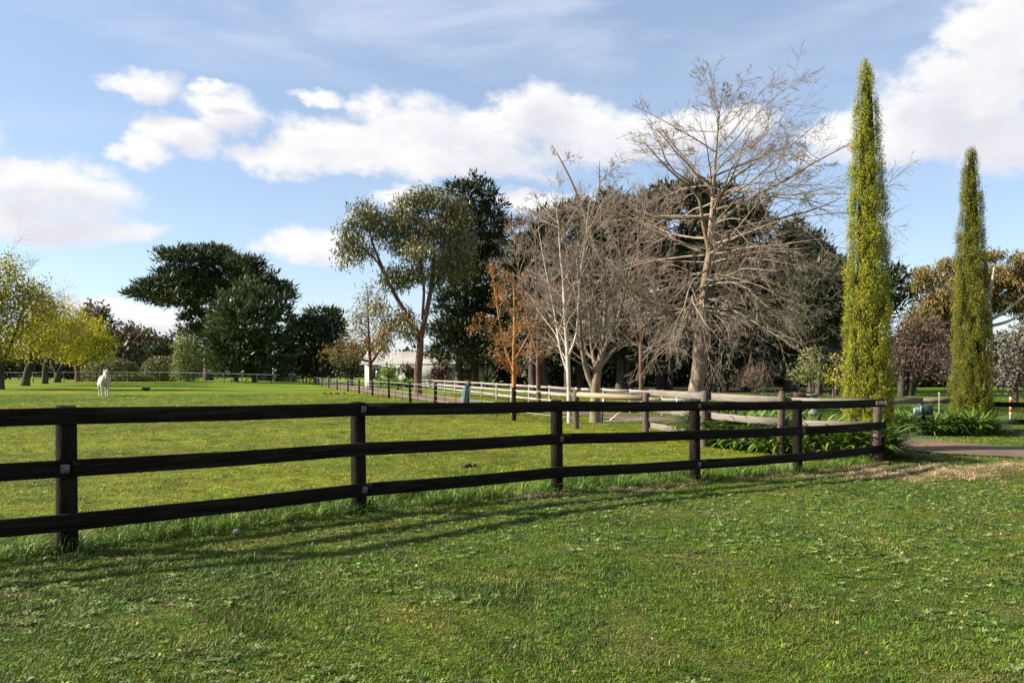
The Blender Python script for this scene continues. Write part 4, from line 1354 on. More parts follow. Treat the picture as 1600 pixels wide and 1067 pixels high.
def bare(name, label, px, d, stems, n1, e_fun, l_fun, levels, bark, twig, seed, limb_mats=None, group=None, leaf=None, t_rng=(0.25, 1.0), tw_r=0.006, side_len=1.0, main=0):
    """leafless tree: stems [(px,py,rpx[,dy])...], then whorls of branches, branchlets and twigs"""
    rg = np.random.default_rng(seed)
    k = d / F
    b = gp(px, d)
    root = thing(name, b, label, 'tree', group)
    mb = MB()
    SP, SR = [], []
    for st in stems:
        A = []
        for j, q in enumerate(st):
            p = wp(q[0], q[1], d) - b
            p[1] = q[3] if len(q) > 3 else 0
            if j == 0 and q[1] > H + 20:
                p[2] = -0.2
            A.append((*p, q[2] * k))
        A = spline(np.array(A), 6)
        ra = A[:, 3].copy()
        if st[0][1] > H + 20:
            ra[:3] *= (1.45, 1.2, 1.06)
        ra *= 1 + 0.05 * rg.normal(size=len(ra))
        mb.tube(A[:, :3], ra, 10)
        SP.append(A[:, :3])
        SR.append(ra)
    mb.build('trunk', M[bark], root, True)
    # branches off every stem
    B1, R1 = [], []
    for i in range(n1):
        s = rg.choice(len(SP), p=np.array([len(q) * 1.0 for q in SP]) / sum(len(q) for q in SP))
        if i < main:
            s = 0
        t = t_rng[0] + (t_rng[1] - t_rng[0]) * rg.uniform() ** (1.5 if i < main else 1)
        f = t * (len(SP[s]) - 1)
        j = min(int(f), len(SP[s]) - 2)
        p = SP[s][j] + (SP[s][j + 1] - SP[s][j]) * (f - j)
        r = SR[s][j]
        zz = p[2]
        e, trop = e_fun(zz)
        a = rg.uniform(0, 2 * math.pi)
        e = e + rg.normal(0, 0.14)
        D = np.array([math.cos(a) * math.cos(e), math.sin(a) * math.cos(e), math.sin(e)])
        L = l_fun(zz) * rg.uniform(0.6, 1.2) * (1.0 if s == 0 else side_len)
        pts = [p]
        for q in range(7):
            D = unit(D + np.array([0, 0, trop]) + rg.normal(0, 0.11, 3))
            pts.append(pts[-1] + D * L / 7)
        B1.append(pts)
        R1.append(np.linspace(min(r * 0.55, 0.006 + 0.0075 * L), 0.006, 8))
    B1, R1 = np.array(B1), np.array(R1)
    v, q = tubes(B1, R1, 5)
    MB().raw(v, q).build('branches', M[limb_mats or twig], root, True)
    mb = MB()
    P_, R_ = B1, R1
    # the stems' own tips carry twigs too
    for (kk, ang_, lr, npt, trop, wig) in levels:
        P_, R_ = grow(P_, R_, kk, 0.15, 1.0, ang_, lambda pl, t, lr=lr: lr * pl * (1.15 - 0.6 * t), npt, trop, wig, 0.6, rg, tw_r)
        v, q = tubes(P_, R_, 3)
        mb.raw(v, q)
    mb.build('twigs', M[twig], root)
    if leaf:
        m_, L_, W_, per, mat = leaf
        tips = P_[:, -1]
        C = np.repeat(tips, per, 0) + rg.normal(0, 0.08, (len(tips) * per, 3))
        V, Q = leaf_quads(C, rg.normal(size=C.shape) + np.array([0, 0, -0.3]), L_ * rg.uniform(0.6, 1.3, len(C)), W_ * rg.uniform(0.7, 1.3, len(C)), rg)
        add('leaves', mesh('leaves', V, Q, False, {'rnd': ('FACE', 'FLOAT', rg.uniform(0, 1, len(Q)))}), M[mat], root)
    return root


def oak_e(z):
    t = min(max((z - 4.0) / 11.5, 0), 1)
    return -0.16 + 1.05 * t ** 1.15, -0.065 + 0.075 * t


def oak_l(z):
    t = (z - 3.5) / 12.5
    return float(np.interp(t, [0, 0.12, 0.30, 0.5, 0.7, 0.85, 1.0], [3.4, 5.4, 7.4, 6.4, 3.6, 1.5, 0.5]))


bare('bare_oak_tree', 'big bare oak with straight pale trunk and drooping lower twigs', 1089, 37,
     [[(1088, 640, 12.5), (1087, 612, 12), (1093, 575, 11.2), (1094, 545, 11), (1097, 505, 9.4), (1101, 450, 7.2), (1108, 400, 5.6), (1113, 330, 4.0), (1117, 260, 2.4), (1122, 200, 1.3), (1128, 140, 0.4)],
      [(1096, 508, 6.5), (1070, 502, 6), (1045, 494, 5.4, -0.5), (1000, 468, 4.6, -1.0), (962, 440, 4, -1.3), (930, 405, 3.3, -1.5), (908, 345, 2.4, -1.6), (888, 295, 1.6, -1.6), (866, 252, 0.7, -1.6)],
      [(928, 402, 2.2, -1.5), (912, 372, 1.5, -1.5), (930, 310, 1, -1.3), (932, 262, 0.5, -1.2)],
      [(1108, 395, 3.8), (1095, 345, 2.8, -0.3), (1085, 310, 2.2, -0.5), (1040, 272, 1.5, -0.8), (1000, 232, 0.7, -1.0)],
      [(1110, 360, 3.4), (1160, 318, 2.6, -0.4), (1215, 290, 2, -0.8), (1262, 262, 1.3, -1.0), (1305, 240, 0.5, -1.2)],
      [(1110, 375, 3.0), (1165, 352, 2.4, 0.5), (1230, 335, 1.8, 0.9), (1290, 318, 1.2, 1.2), (1332, 300, 0.5, 1.3)], [(1114, 320, 2.6), (1150, 275, 2.0, 0.8), (1190, 245, 1.3, 1.3), (1225, 215, 0.5, 1.6)],
      [(1114, 300, 2.4), (1085, 250, 1.8, 0.8), (1060, 215, 1.2, 1.2), (1040, 185, 0.5, 1.4)], [(1108, 400, 3.0), (1050, 365, 2.4, 0.9), (990, 330, 1.7, 1.5), (940, 312, 1.0, 1.8), (905, 300, 0.4, 2.0)]],
     160, oak_e, oak_l, [(7, 0.60, 0.40, 5, -0.012, 0.13), (5, 0.60, 0.50, 4, 0.0, 0.16), (2, 0.6, 0.6, 3, 0.0, 0.18)], 'bark_tan', 'twig_pale', 91, 'twig_pale', t_rng=(0.44, 0.97), side_len=0.30, main=88, tw_r=0.0080)


def up_e(z):
    return 0.75, 0.03


bare('bare_birch_tree', 'slender bare birch with a white trunk behind the wire fence', 889, 26.8,
     [[(890, 660, 4.0), (889, 610, 3.6), (887, 560, 3.2), (883, 500, 2.8), (880, 440, 2.1), (875, 390, 1.3), (872, 345, 0.5)], [(888, 585, 2), (876, 545, 1.7, 0.2), (866, 480, 1.3, 0.4), (852, 410, 0.8, 0.5), (842, 350, 0.4, 0.6)],
      [(887, 560, 2), (900, 520, 1.6, -0.2), (904, 450, 1.2, -0.3), (912, 380, 0.7, -0.4), (918, 325, 0.4, -0.5)]],
     40, up_e, lambda z: 2.4 - 0.16 * z, [(6, 0.55, 0.5, 4, 0.02, 0.13), (4, 0.6, 0.55, 4, 0.02, 0.16), (2, 0.6, 0.6, 3, 0.02, 0.18)], 'bark_birch', 'twig_red', 92, 'bark_birch', tw_r=0.0062)
bare('bare_grey_tree', 'bare many-stemmed grey tree behind the pale log rail', 931, 27.5,
     [[(930, 660, 8.5), (930, 615, 7.6), (932, 590, 7.0), (937, 565, 5.2), (944, 520, 3.8), (946, 450, 2.5), (941, 390, 1.5), (938, 330, 0.5)], [(927, 606, 4.6), (918, 585, 4.2), (909, 548, 3.2, -0.2), (904, 500, 2.3, -0.4), (893, 440, 1.4, -0.5), (880, 380, 0.6, -0.6)],
      [(936, 575, 3.4), (960, 548, 2.5, 0.2), (992, 525, 1.9, 0.3), (1022, 495, 1.2, 0.4), (1048, 460, 0.5, 0.5)], [(932, 585, 3.4), (926, 540, 2.6, 0.4), (922, 470, 1.8, 0.7), (912, 410, 1.1, 0.9), (905, 350, 0.5, 1.0)],
      [(940, 555, 3.2), (962, 500, 2.2, -0.4), (980, 430, 1.5, -0.6), (994, 375, 0.9, -0.8), (1002, 335, 0.4, -0.9)]],
     70, up_e, lambda z: 2.7 - 0.18 * z, [(6, 0.55, 0.5, 4, 0.02, 0.14), (4, 0.6, 0.55, 4, 0.02, 0.16), (2, 0.6, 0.6, 3, 0.02, 0.18)], 'bark_tan', 'twig_pale', 93, 'twig_pale', tw_r=0.0062, t_rng=(0.3, 1.0))
bare('bare_reddish_tree', 'bare reddish-twigged tree between the rusty tree and the birch', 842, 36,
     [[(842, 640, 4), (841, 580, 3.6), (840, 500, 3), (838, 430, 2), (836, 345, 0.7)], [(841, 560, 2.2), (825, 500, 1.8), (812, 430, 1.2), (800, 365, 0.5)], [(841, 540, 2.2), (860, 470, 1.6), (866, 400, 1), (870, 335, 0.5)]],
     40, up_e, lambda z: 3.0 - 0.17 * z, [(6, 0.55, 0.5, 4, 0.02, 0.14), (4, 0.6, 0.55, 4, 0.02, 0.16), (2, 0.6, 0.6, 3, 0.02, 0.18)], 'bark_brown', 'twig_red', 94, 'twig_red', tw_r=0.008)
bare('bare_reddish_tree', 'bare upright reddish-twigged tree between the grey tree and the oak', 1000, 44,
     [[(1002, 632, 4), (1002, 570, 3.6), (1000, 480, 3), (998, 400, 2), (996, 305, 0.7)], [(1002, 550, 2.2), (980, 470, 1.8), (968, 390, 1.2), (960, 310, 0.5)], [(1002, 530, 2.2), (1025, 450, 1.8), (1035, 370, 1.2), (1040, 300, 0.5)]],
     50, up_e, lambda z: 3.4 - 0.17 * z, [(6, 0.5, 0.5, 4, 0.03, 0.13), (4, 0.5, 0.55, 4, 0.03, 0.15), (2, 0.55, 0.6, 3, 0.02, 0.18)], 'bark_brown', 'twig_red', 95, 'twig_red', tw_r=0.009)
bare('rusty_tree', 'small tree with orange lichened stem and rusty leaves', 803, 31,
     [[(803, 646, 4.2), (803, 600, 3.6), (803, 560, 3.2), (804, 500, 2.2), (802, 425, 0.8)], [(803, 580, 2), (790, 545, 1.7, 0.2), (780, 500, 1.3, 0.4), (772, 450, 0.7, 0.5)], [(803, 565, 2), (820, 535, 1.6, -0.2), (838, 500, 1.2, -0.3), (846, 470, 0.6, -0.3)], [(803, 590, 1.6), (820, 575, 1.3), (836, 560, 0.8)]],
     30, up_e, lambda z: 1.45 - 0.12 * z, [(6, 0.5, 0.5, 4, 0.04, 0.14), (4, 0.6, 0.55, 3, 0.03, 0.16)], 'bark_orange', 'twig_orange', 96, 'twig_orange', leaf=('any', 0.085, 0.045, 4, 'lf_rust'), tw_r=0.006)
bare('bare_garden_tree', 'small bare vase-shaped tree against the house wall', 762, 90, [[(760, 606, 2.2), (760, 594, 2)], [(760, 596, 1.6), (752, 575, 1.2), (742, 555, 0.6)], [(760, 596, 1.6), (772, 575, 1.2), (782, 555, 0.6)], [(760, 596, 1.5), (762, 572, 1.1), (764, 548, 0.5)]],
     18, up_e, lambda z: 1.6, [(5, 0.6, 0.5, 4, 0.02, 0.15), (4, 0.6, 0.6, 3, 0.02, 0.16)], 'bark_brown', 'twig_brown', 97, 'bark_brown', tw_r=0.012)


# ------------------------------------------------------------------ golden pencil cypresses
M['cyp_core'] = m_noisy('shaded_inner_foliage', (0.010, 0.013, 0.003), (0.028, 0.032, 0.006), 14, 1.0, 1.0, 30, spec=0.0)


def cypress(label, px, d, top, rad, seed, mat, lean=0.0):
    rg = np.random.default_rng(seed)
    b = gp(px, d)
    h = CZ - (top - H) / F * d - b[2]
    root = thing('golden_cypress', b, label, 'tree', 'pencil cypresses beside the driveway')

    def prof(t):
        return rad * np.clip(1 - t, 0, 1) ** 0.42 * (0.90 + 0.10 * np.clip(t * 6, 0, 1))
    zs = np.linspace(0, 1, 14)
    ax = np.array([(lean * t * t * h, 0.02 * math.sin(5 * t), t * h) for t in zs])
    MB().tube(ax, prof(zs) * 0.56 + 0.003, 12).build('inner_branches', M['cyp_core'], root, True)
    MB().tube([(0, 0, -0.2), (0, 0, 0.9)], [0.16, 0.12], 10).build('trunk', M['bark_brown'], root, True)
    n = int(300 * rad * h)
    t = 1 - rg.uniform(0, 1, n) ** 0.62
    t[:20] = np.linspace(0.95, 0.995, 20)
    a = rg.uniform(0, 2 * math.pi, n)
    # upright ropes of foliage give the column its furrows
    rope = 1 + 0.10 * np.sin(a * 5 + 3.0 * np.sin(t * 7 + seed)) + 0.07 * np.sin(a * 9 + t * 30) + rg.normal(0, 0.085, n)
    r = prof(t) * rope * 0.92
    C0 = np.stack([r * np.cos(a) + lean * t * t * h, r * np.sin(a), t * h + 0.02], 1)
    k = 104
    out = np.repeat(np.stack([np.cos(a), np.sin(a), 0 * a], 1), k, 0)
    sz = np.repeat(rg.uniform(0.7, 1.35, n) * (0.55 + 0.45 * np.minimum(1, prof(t) / (0.5 * rad))), k)
    m = n * k
    g = rg.normal(0, 1, (m, 3)) * np.array([0.040, 0.040, 0.090]) * sz[:, None]
    C = np.repeat(C0, k, 0) + g
    A = out * 0.55 + np.array([0, 0, 0.95]) + rg.normal(0, 0.42, (m, 3))
    V, Q = leaf_quads(C, A, 0.044 * sz * rg.uniform(0.6, 1.4, m), 0.0115 * sz * rg.uniform(0.7, 1.3, m), rg, 0.0, unit(out + 9.0 * g * np.array([1, 1, 0.5])) * 2.2)
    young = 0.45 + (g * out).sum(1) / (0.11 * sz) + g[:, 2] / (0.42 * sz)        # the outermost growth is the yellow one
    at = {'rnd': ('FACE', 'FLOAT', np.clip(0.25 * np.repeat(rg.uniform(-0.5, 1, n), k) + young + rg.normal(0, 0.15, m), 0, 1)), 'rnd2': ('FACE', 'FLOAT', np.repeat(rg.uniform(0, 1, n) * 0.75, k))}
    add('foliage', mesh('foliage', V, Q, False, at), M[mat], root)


cypress('tall golden pencil cypress behind the fence corner', 1356, 17.7, 97, 0.50, 7, 'lf_cypress', -0.004)
cypress('smaller darker golden pencil cypress across the driveway', 1518, 24.0, 232, 0.54, 8, 'lf_cypress2', -0.002)

# ------------------------------------------------------------------ agapanthus clumps
M['agap'] = m_leaf('strap_leaf', (0.045, 0.090, 0.013), (0.15, 0.23, 0.030), None, 0.2, 0.35, 0.5)


def agap_mesh(name, seed, n=105):
    rg = np.random.default_rng(seed)
    mb = MB()
    r1 = []
    for i in range(n):
        a = rg.uniform(0, 2 * math.pi)
        o = np.array([math.cos(a), math.sin(a), 0])
        s = np.array([-o[1], o[0], 0])
        L = rg.uniform(0.50, 0.82)
        e = rg.uniform(0.85, 1.48)
        w_ = rg.uniform(0.014, 0.025)
        p = o * rg.uniform(0, 0.12)
        Vv = []
        for j in range(7):
            ww = w_ * (1 if j < 5 else (0.75 if j == 5 else 0.2))
            Vv += [p - s * ww, p + s * ww]
            p = p + (o * math.cos(e) + np.array([0, 0, math.sin(e)])) * L / 6
            e -= rg.uniform(0.16, 0.36)
        mb.raw(Vv, [(2 * j, 2 * j + 1, 2 * j + 3, 2 * j + 2) for j in range(6)])
        r1 += [rg.uniform()] * 6
    return mb.mesh(name, False, {'rnd': ('FACE', 'FLOAT', np.array(r1))})


ag = [agap_mesh(f'strap_leaves_{i}', 300 + i) for i in range(4)]


ORD = 'first second third fourth fifth sixth seventh eighth ninth tenth eleventh twelfth thirteenth fourteenth fifteenth sixteenth seventeenth eighteenth nineteenth twentieth'.split()


def clump(x, y, s, label, group):
    o = add('agapanthus_clump', ag[rnd.randrange(4)], M['agap'], None, (x, y, float(gz(x, y)) - 0.02))
    o.rotation_euler = (0, 0, rnd.uniform(0, 6.28))
    o.scale = (s, s, s * rnd.uniform(0.88, 1.1))
    prop(o, label, 'plant', group)


bed = np.vstack([RP[0], RP[1], RP[2], RP[2] * 0.55 + RP[3] * 0.45])
seg = np.linalg.norm(np.diff(bed, axis=0), axis=1)
for row, off in (('front', 0.40), ('middle', 0.80), ('back', 1.20)):
    u, k_ = 0.15, 0
    while u < seg.sum() - 0.1:
        c = np.cumsum(np.append(0, seg))
        i = min(int(np.searchsorted(c, u, 'right')) - 1, 2)
        p = bed[i] + (bed[i + 1] - bed[i]) * (u - c[i]) / seg[i]
        T = (bed[i + 1] - bed[i]) / seg[i]
        q = p + np.array([T[1], -T[0]]) * (off + rnd.uniform(-0.08, 0.08))
        if not on_drive(q[:1], q[1:])[0]:
            clump(q[0], q[1], rnd.uniform(1.4, 1.65), f'{ORD[k_]} strap-leaved clump from the corner post in the {row} row of the fenced bed', 'clumps in the bed behind the grey fence')
            k_ += 1
        u += rnd.uniform(0.36, 0.48)
for (px, d, lb) in ((1388, 16.9, 'nearer'), (1398, 17.4, 'farther')):
    x, y, _ = gp(px, d)
    clump(x - 0.25, y, 1.15, f'{lb} of two strap-leaved clumps between the near golden cypress and the driveway', 'clumps at the foot of the near cypress')
for row, dd in (('front', 22.6), ('back', 23.4)):
    k_ = 0
    for px in range(1402, 1550, 13):
        x, y, _ = gp(px + rnd.uniform(-3, 3), dd + rnd.uniform(-0.2, 0.2))
        if abs(px - 1443) < 9 and dd < 23:
            continue
        clump(x, y, rnd.uniform(1.15, 1.4), f'{ORD[k_]} dark strap-leaved clump from the left in the {row} row across the driveway', 'clumps across the driveway')
        k_ += 1

# ------------------------------------------------------------------ house and sheds
M['render_wall'] = m_noisy('painted_wall', (0.36, 0.37, 0.33), (0.44, 0.45, 0.40), 0.8, 0.9, 0.1, 10, (1, 1, 1), (0.42, 0.42, 0.38))
M['roof'] = m_noisy('weathered_roof_sheet', (0.28, 0.25, 0.22), (0.38, 0.35, 0.31), 0.7, 0.7, 0.05, 8, (1, 0.3, 1), (0.44, 0.36, 0.29))
M['trim'] = m_noisy('dark_trim', (0.06, 0.06, 0.055), (0.10, 0.10, 0.09), 4, 0.6, 0)
M['frame_w'] = m_noisy('window_frame', (0.22, 0.22, 0.21), (0.30, 0.30, 0.29), 4, 0.5, 0)
mg, tg, bg = mat_new('window_glass')
bg.inputs['Base Color'].default_value = (0.03, 0.035, 0.04, 1)
bg.inputs['Roughness'].default_value = 0.08
M['glass'] = mg
M['shed'] = m_noisy('grey_green_sheet', (0.085, 0.095, 0.085), (0.125, 0.135, 0.12), 1.0, 0.6, 0.1, 8, (6, 6, 0.4))
hb = np.array([-10.1, 98.0, float(gz(-10.1, 98))])
hs = thing('house', hb, 'long low pale house with ribbed metal roof behind the gum tree', 'house')
x0, x1, dep, ev, rdg = -8.0, 7.4, 8.0, 3.0, 4.35
MB().box((x0, 0, -0.2), (x1, dep, ev - 0.08)).build('wall', M['render_wall'], hs)
# ribbed roof: two slopes with raised ribs
mb = MB()
xs = np.arange(x0 - 0.5, x1 + 0.5, 0.1)
for (ya, za, yb, zb) in ((-0.7, ev - 0.12, dep / 2, rdg), (dep + 0.7, ev - 0.12, dep / 2, rdg)):
    Vv = []
    for i, x in enumerate(xs):
        r_ = 0.045 if i % 3 == 0 else 0.0
        Vv += [(x, ya, za + r_), (x, yb, zb + r_)]
    q = [(2 * i, 2 * i + 2, 2 * i + 3, 2 * i + 1) for i in range(len(xs) - 1)]
    mb.raw(Vv, q)
rf = mb.build('roof', M['roof'], hs)
MB().tube([(x0 - 0.5, dep / 2, rdg + 0.04), (x1 + 0.5, dep / 2, rdg + 0.04)], 0.09, 8).build('ridge_cap', M['roof'], rf)
MB().box((x0 - 0.5, -0.86, ev - 0.30), (x1 + 0.5, -0.72, ev - 0.14)).build('gutter', M['trim'], rf)
for xx in (x0, x1):
    mb = MB().raw([(xx, 0, ev - 0.08), (xx, dep, ev - 0.08), (xx, dep / 2, rdg - 0.1)], None, [(0, 1, 2)])
    mb.build('gable', M['render_wall'], hs)
for (xw, ww, z0, z1) in ((-7.3, 1.3, 0.9, 2.3), (-3.0, 1.8, 0.9, 2.3), (0.2, 1.4, 0.9, 2.3), (3.4, 1.6, 0.9, 2.3)):
    wn = MB().box((xw, -0.05, z0), (xw + ww, 0.02, z0 + 0.07)).box((xw, -0.05, z1 - 0.07), (xw + ww, 0.02, z1)).box((xw, -0.05, z0 + 0.07), (xw + 0.07, 0.02, z1 - 0.07)).box((xw + ww - 0.07, -0.05, z0 + 0.07), (xw + ww, 0.02, z1 - 0.07)).box((xw + ww / 2 - 0.03, -0.05, z0 + 0.07), (xw + ww / 2 + 0.03, 0.02, z1 - 0.07)).build('window', M['frame_w'], hs)
    MB().box((xw + 0.07, -0.02, z0 + 0.07), (xw + ww / 2 - 0.03, -0.005, z1 - 0.07)).build('pane', M['glass'], wn)
    MB().box((xw + ww / 2 + 0.03, -0.02, z0 + 0.07), (xw + ww - 0.07, -0.005, z1 - 0.07)).build('pane', M['glass'], wn)
dr = MB().box((-5.2, -0.05, 0.0), (-4.3, 0.02, 2.1)).build('door', M['frame_w'], hs)
MB().tube([(-4.42, -0.055, 1.0), (-4.42, -0.10, 1.0)], 0.03, 6).build('handle', M['metal'], dr)


def shed(label, px, d, w_, dp, h, name='shed'):
    b = gp(px, d)
    s = thing(name, b, label, 'shed')
    MB().box((-w_ / 2, 0, -0.2), (w_ / 2, dp, h)).build('wall', M['shed'], s)
    MB().raw([(-w_ / 2 - 0.2, -0.2, h + 0.02), (w_ / 2 + 0.2, -0.2, h + 0.02), (w_ / 2 + 0.2, dp / 2, h + 0.55), (-w_ / 2 - 0.2, dp / 2, h + 0.55), (-w_ / 2 - 0.2, dp + 0.2, h + 0.02), (w_ / 2 + 0.2, dp + 0.2, h + 0.02)], [(0, 1, 2, 3), (3, 2, 5, 4)], [(0, 3, 4), (1, 5, 2)]).build('roof', M['shed'], s)
    MB().box((-w_ / 2 + 0.3, -0.05, 0), (-w_ / 2 + 1.5, 0.01, h - 0.3)).build('door', M['trim'], s)


shed('grey-green metal shed under the conifers at the end of the paddock', 440, 128, 3.2, 3.0, 2.6)
shed('smaller dark shed half hidden behind the mid-green conifer', 408, 135, 2.8, 3.0, 2.3)
gb = gp(461, 130)
pg = thing('picket_gate', gb, 'small white slatted gate beside the grey-green shed', 'gate')
for z in (0.35, 0.7, 1.05):
    MB().beam([(-0.8, 0, z), (0.8, 0, z)], 0.03, 0.10).build('rail', M['rail_white'], pg)
for x in np.linspace(-0.8, 0.8, 7):
    MB().box((x - 0.05, -0.045, 0.05), (x + 0.05, -0.018, 1.2)).build('slat', M['rail_white'], pg)

tree('garden_shrub', 'fresh green round shrub against the house wall', 607, 93, [(607, 580, 11, 12), (600, 588, 9, 9), (614, 586, 9, 10)], [[(607, 604, 1.5), (607, 590, 1.2)]], ('any', 0.26, 0.13, 6, 9, 0.2, 'lf_bright', 0.2), 'bark_brown', 'shrub', seed=101)
tree('garden_palm', 'dark palm-like plant on a short trunk beside the gum tree', 635, 93, [(630, 574, 9, 5), (641, 575, 9, 5), (636, 571, 8, 4)], [[(635, 604, 2), (635, 588, 1.8), (635, 576, 1.6)]], ('hang', 0.7, 0.09, 5, 9, 0.2, 'lf_olive'), 'bark_dark', 'plant', seed=102)
tree('garden_shrub', 'dark red-leaved shrub in front of the house', 691, 92, [(690, 576, 12, 12), (700, 582, 9, 10), (682, 584, 8, 8)], [[(691, 604, 1.5), (691, 590, 1.2)]], ('any', 0.28, 0.15, 5, 9, 0.2, 'lf_darkred', 0.2), 'bark_dark', 'shrub', seed=103)
clipped('garden_hedge', 'low bright green clipped hedge in front of the house', 622, 84, [(px, 599, 8, 5.5) for px in range(592, 652, 8)], 'lf_bright', 104, 'hedge', 608)

# ------------------------------------------------------------------ horse
M['coat'] = m_noisy('cream_coat', (0.37, 0.33, 0.28), (0.46, 0.42, 0.37), 3, 0.75, 0.1, 12, (1, 1, 1), (0.50, 0.43, 0.36))
M['hair'] = m_noisy('cream_hair', (0.62, 0.58, 0.50), (0.75, 0.71, 0.64), 9, 0.8, 0.2)
M['muzzle'] = m_noisy('dark_muzzle', (0.10, 0.075, 0.065), (0.16, 0.12, 0.10), 9, 0.6, 0)
hp = gp(163, 55.0)
horse = thing('horse', hp, 'white horse standing in the paddock facing the camera', 'horse', rz=R(33))
joints = [('pelvis', None, (0, .72, 1.16), .32), ('belly', 'pelvis', (0, .15, 1.06), .46), ('chest', 'belly', (0, -.38, 1.14), .34), ('neck0', 'chest', (0, -.62, 1.36), .21), ('neck1', 'neck0', (0, -.78, 1.54), .155), ('poll', 'neck1', (0, -.90, 1.68), .115),
          ('face', 'poll', (0, -1.04, 1.50), .105), ('nose', 'face', (0, -1.14, 1.30), .075), ('lip', 'nose', (0, -1.16, 1.22), .06)]
for s_ in (-1, 1):
    n_ = 'l' if s_ < 0 else 'r'
    joints += [('ear0' + n_, 'poll', (.085 * s_, -.88, 1.80), .05), ('ear1' + n_, 'ear0' + n_, (.115 * s_, -.90, 1.93), .022),
               ('sh' + n_, 'chest', (.20 * s_, -.42, .88), .15), ('kn' + n_, 'sh' + n_, (.185 * s_, -.45, .50), .075), ('ca' + n_, 'kn' + n_, (.18 * s_, -.44, .26), .052), ('fe' + n_, 'ca' + n_, (.18 * s_, -.44, .13), .062), ('ho' + n_, 'fe' + n_, (.18 * s_, -.48, .02), .075),
               ('hi' + n_, 'pelvis', (.20 * s_, .72, .88), .20), ('st' + n_, 'hi' + n_, (.22 * s_, .66, .72), .14), ('hk' + n_, 'st' + n_, (.20 * s_, .90, .48), .075), ('hc' + n_, 'hk' + n_, (.20 * s_, .87, .26), .055), ('hf' + n_, 'hc' + n_, (.20 * s_, .86, .13), .062), ('hh' + n_, 'hf' + n_, (.20 * s_, .81, .02), .075)]
ix = {j[0]: i for i, j in enumerate(joints)}
me = bpy.data.meshes.new('body')
me.from_pydata([j[2] for j in joints], [(ix[j[1]], i) for i, j in enumerate(joints) if j[1]], [])
body = add('body', me, M['coat'], horse)
sk_ = body.modifiers.new('skin', 'SKIN')
sk_.use_smooth_shade = True
for i, j in enumerate(joints):
    v_ = me.skin_vertices[0].data[i]
    v_.radius = (j[3], j[3])
    v_.use_root = i == 0
sb = body.modifiers.new('smooth', 'SUBSURF')
sb.levels = sb.render_levels = 2
MB().tube([(0, 1.03, 1.30), (0, 1.14, 1.15), (0, 1.16, 0.85), (0, 1.12, 0.5)], [0.05, 0.08, 0.09, 0.03], 8).build('tail', M['hair'], horse, True)
MB().tube([(0.03, -.55, 1.52), (0.06, -.70, 1.68), (0.03, -.86, 1.80), (0, -.98, 1.72), (0.0, -1.04, 1.62)], [0.05, 0.07, 0.06, 0.05, 0.02], 8).build('mane', M['hair'], horse, True)
MB().tube([(0, -1.165, 1.30), (0, -1.205, 1.25), (0, -1.19, 1.18)], [0.05, 0.062, 0.04], 8).build('muzzle', M['muzzle'], horse, True)
for s_ in (-1, 1):
    MB().tube([(.075 * s_, -1.02, 1.60), (.095 * s_, -1.045, 1.595)], [0.03, 0.014], 8).build('eye', M['black'], horse, True)

# ------------------------------------------------------------------ small things
M['blue_rug'] = m_noisy('blue_cloth', (0.055, 0.095, 0.12), (0.11, 0.16, 0.185), 5, 0.85, 0.3, 12)
x, y, z = gp(729, 31.5)
a = np.arange(20) / 20 * 2 * math.pi
Vv = []
for i, (zz, rr) in enumerate(((1.12, 0.07), (1.04, 0.10), (0.78, 0.12), (0.45, 0.14), (0.16, 0.17))):
    Vv += [((rr + 0.018 * math.sin(5 * t + i)) * math.cos(t) - 0.03 * i, (rr * 0.8 + 0.014 * math.sin(7 * t)) * math.sin(t), zz + (0.03 * math.sin(3 * t) if i == 4 else 0)) for t in a]
mb = MB().raw(Vv, [(i * 20 + j, i * 20 + (j + 1) % 20, (i + 1) * 20 + (j + 1) % 20, (i + 1) * 20 + j) for i in range(4) for j in range(20)])
bl = mb.build('horse_rug', M['blue_rug'], None, True, (x, y, z))
prop(bl, 'blue cloth rug hanging over a post of the wire fence', 'rug')

x, y, z = gp(228, 74)
tb = thing('feed_tub', (x, y, z), 'low black rubber feed tub lying in the paddock', 'tub')
MB().tube([(0, 0, 0), (0, 0, 0.26)], [0.30, 0.38], 14, False).build('side', M['black'], tb)
MB().tube([(0, 0, 0.02), (0, 0, 0.05)], [0.30, 0.31], 14).build('base', M['black'], tb)
MB().tube([(0.38 * math.cos(t), 0.38 * math.sin(t), 0.26) for t in np.linspace(0, 2 * math.pi, 15)], 0.022, 6, False).build('rim', M['black'], tb)

M['mail_green'] = m_noisy('green_grey_paint', (0.016, 0.030, 0.030), (0.03, 0.045, 0.045), 8, 0.5, 0.05)
M['mail_pale'] = m_noisy('pale_blue_paint', (0.14, 0.20, 0.21), (0.19, 0.25, 0.26), 8, 0.5, 0)
x, y, z = gp(1443, 22.3)
mbx = thing('mailbox', (x, y, z), 'dark green arched mailbox among the leaves across the driveway', 'mailbox', rz=R(-18))
MB().box((-0.05, -0.05, -0.15), (0.05, 0.05, 0.72)).build('post', M['fence_dark'], mbx)
mbx.scale = (0.85, 0.85, 0.80)
n_ = 10
pr = [(-0.17, 0.74)] + [(0.17 * -math.cos(math.pi * i / n_), 0.93 + 0.15 * math.sin(math.pi * i / n_)) for i in range(n_ + 1)] + [(0.17, 0.74)]
m_ = len(pr)
Vv = [(-0.26, u, v) for u, v in pr] + [(0.26, u, v) for u, v in pr]
mb = MB().raw(Vv, [(i, (i + 1) % m_, m_ + (i + 1) % m_, m_ + i) for i in range(m_)])
cA = mb.n
mb.raw([(-0.26, 0, 0.88), (0.26, 0, 0.88)], None, None)
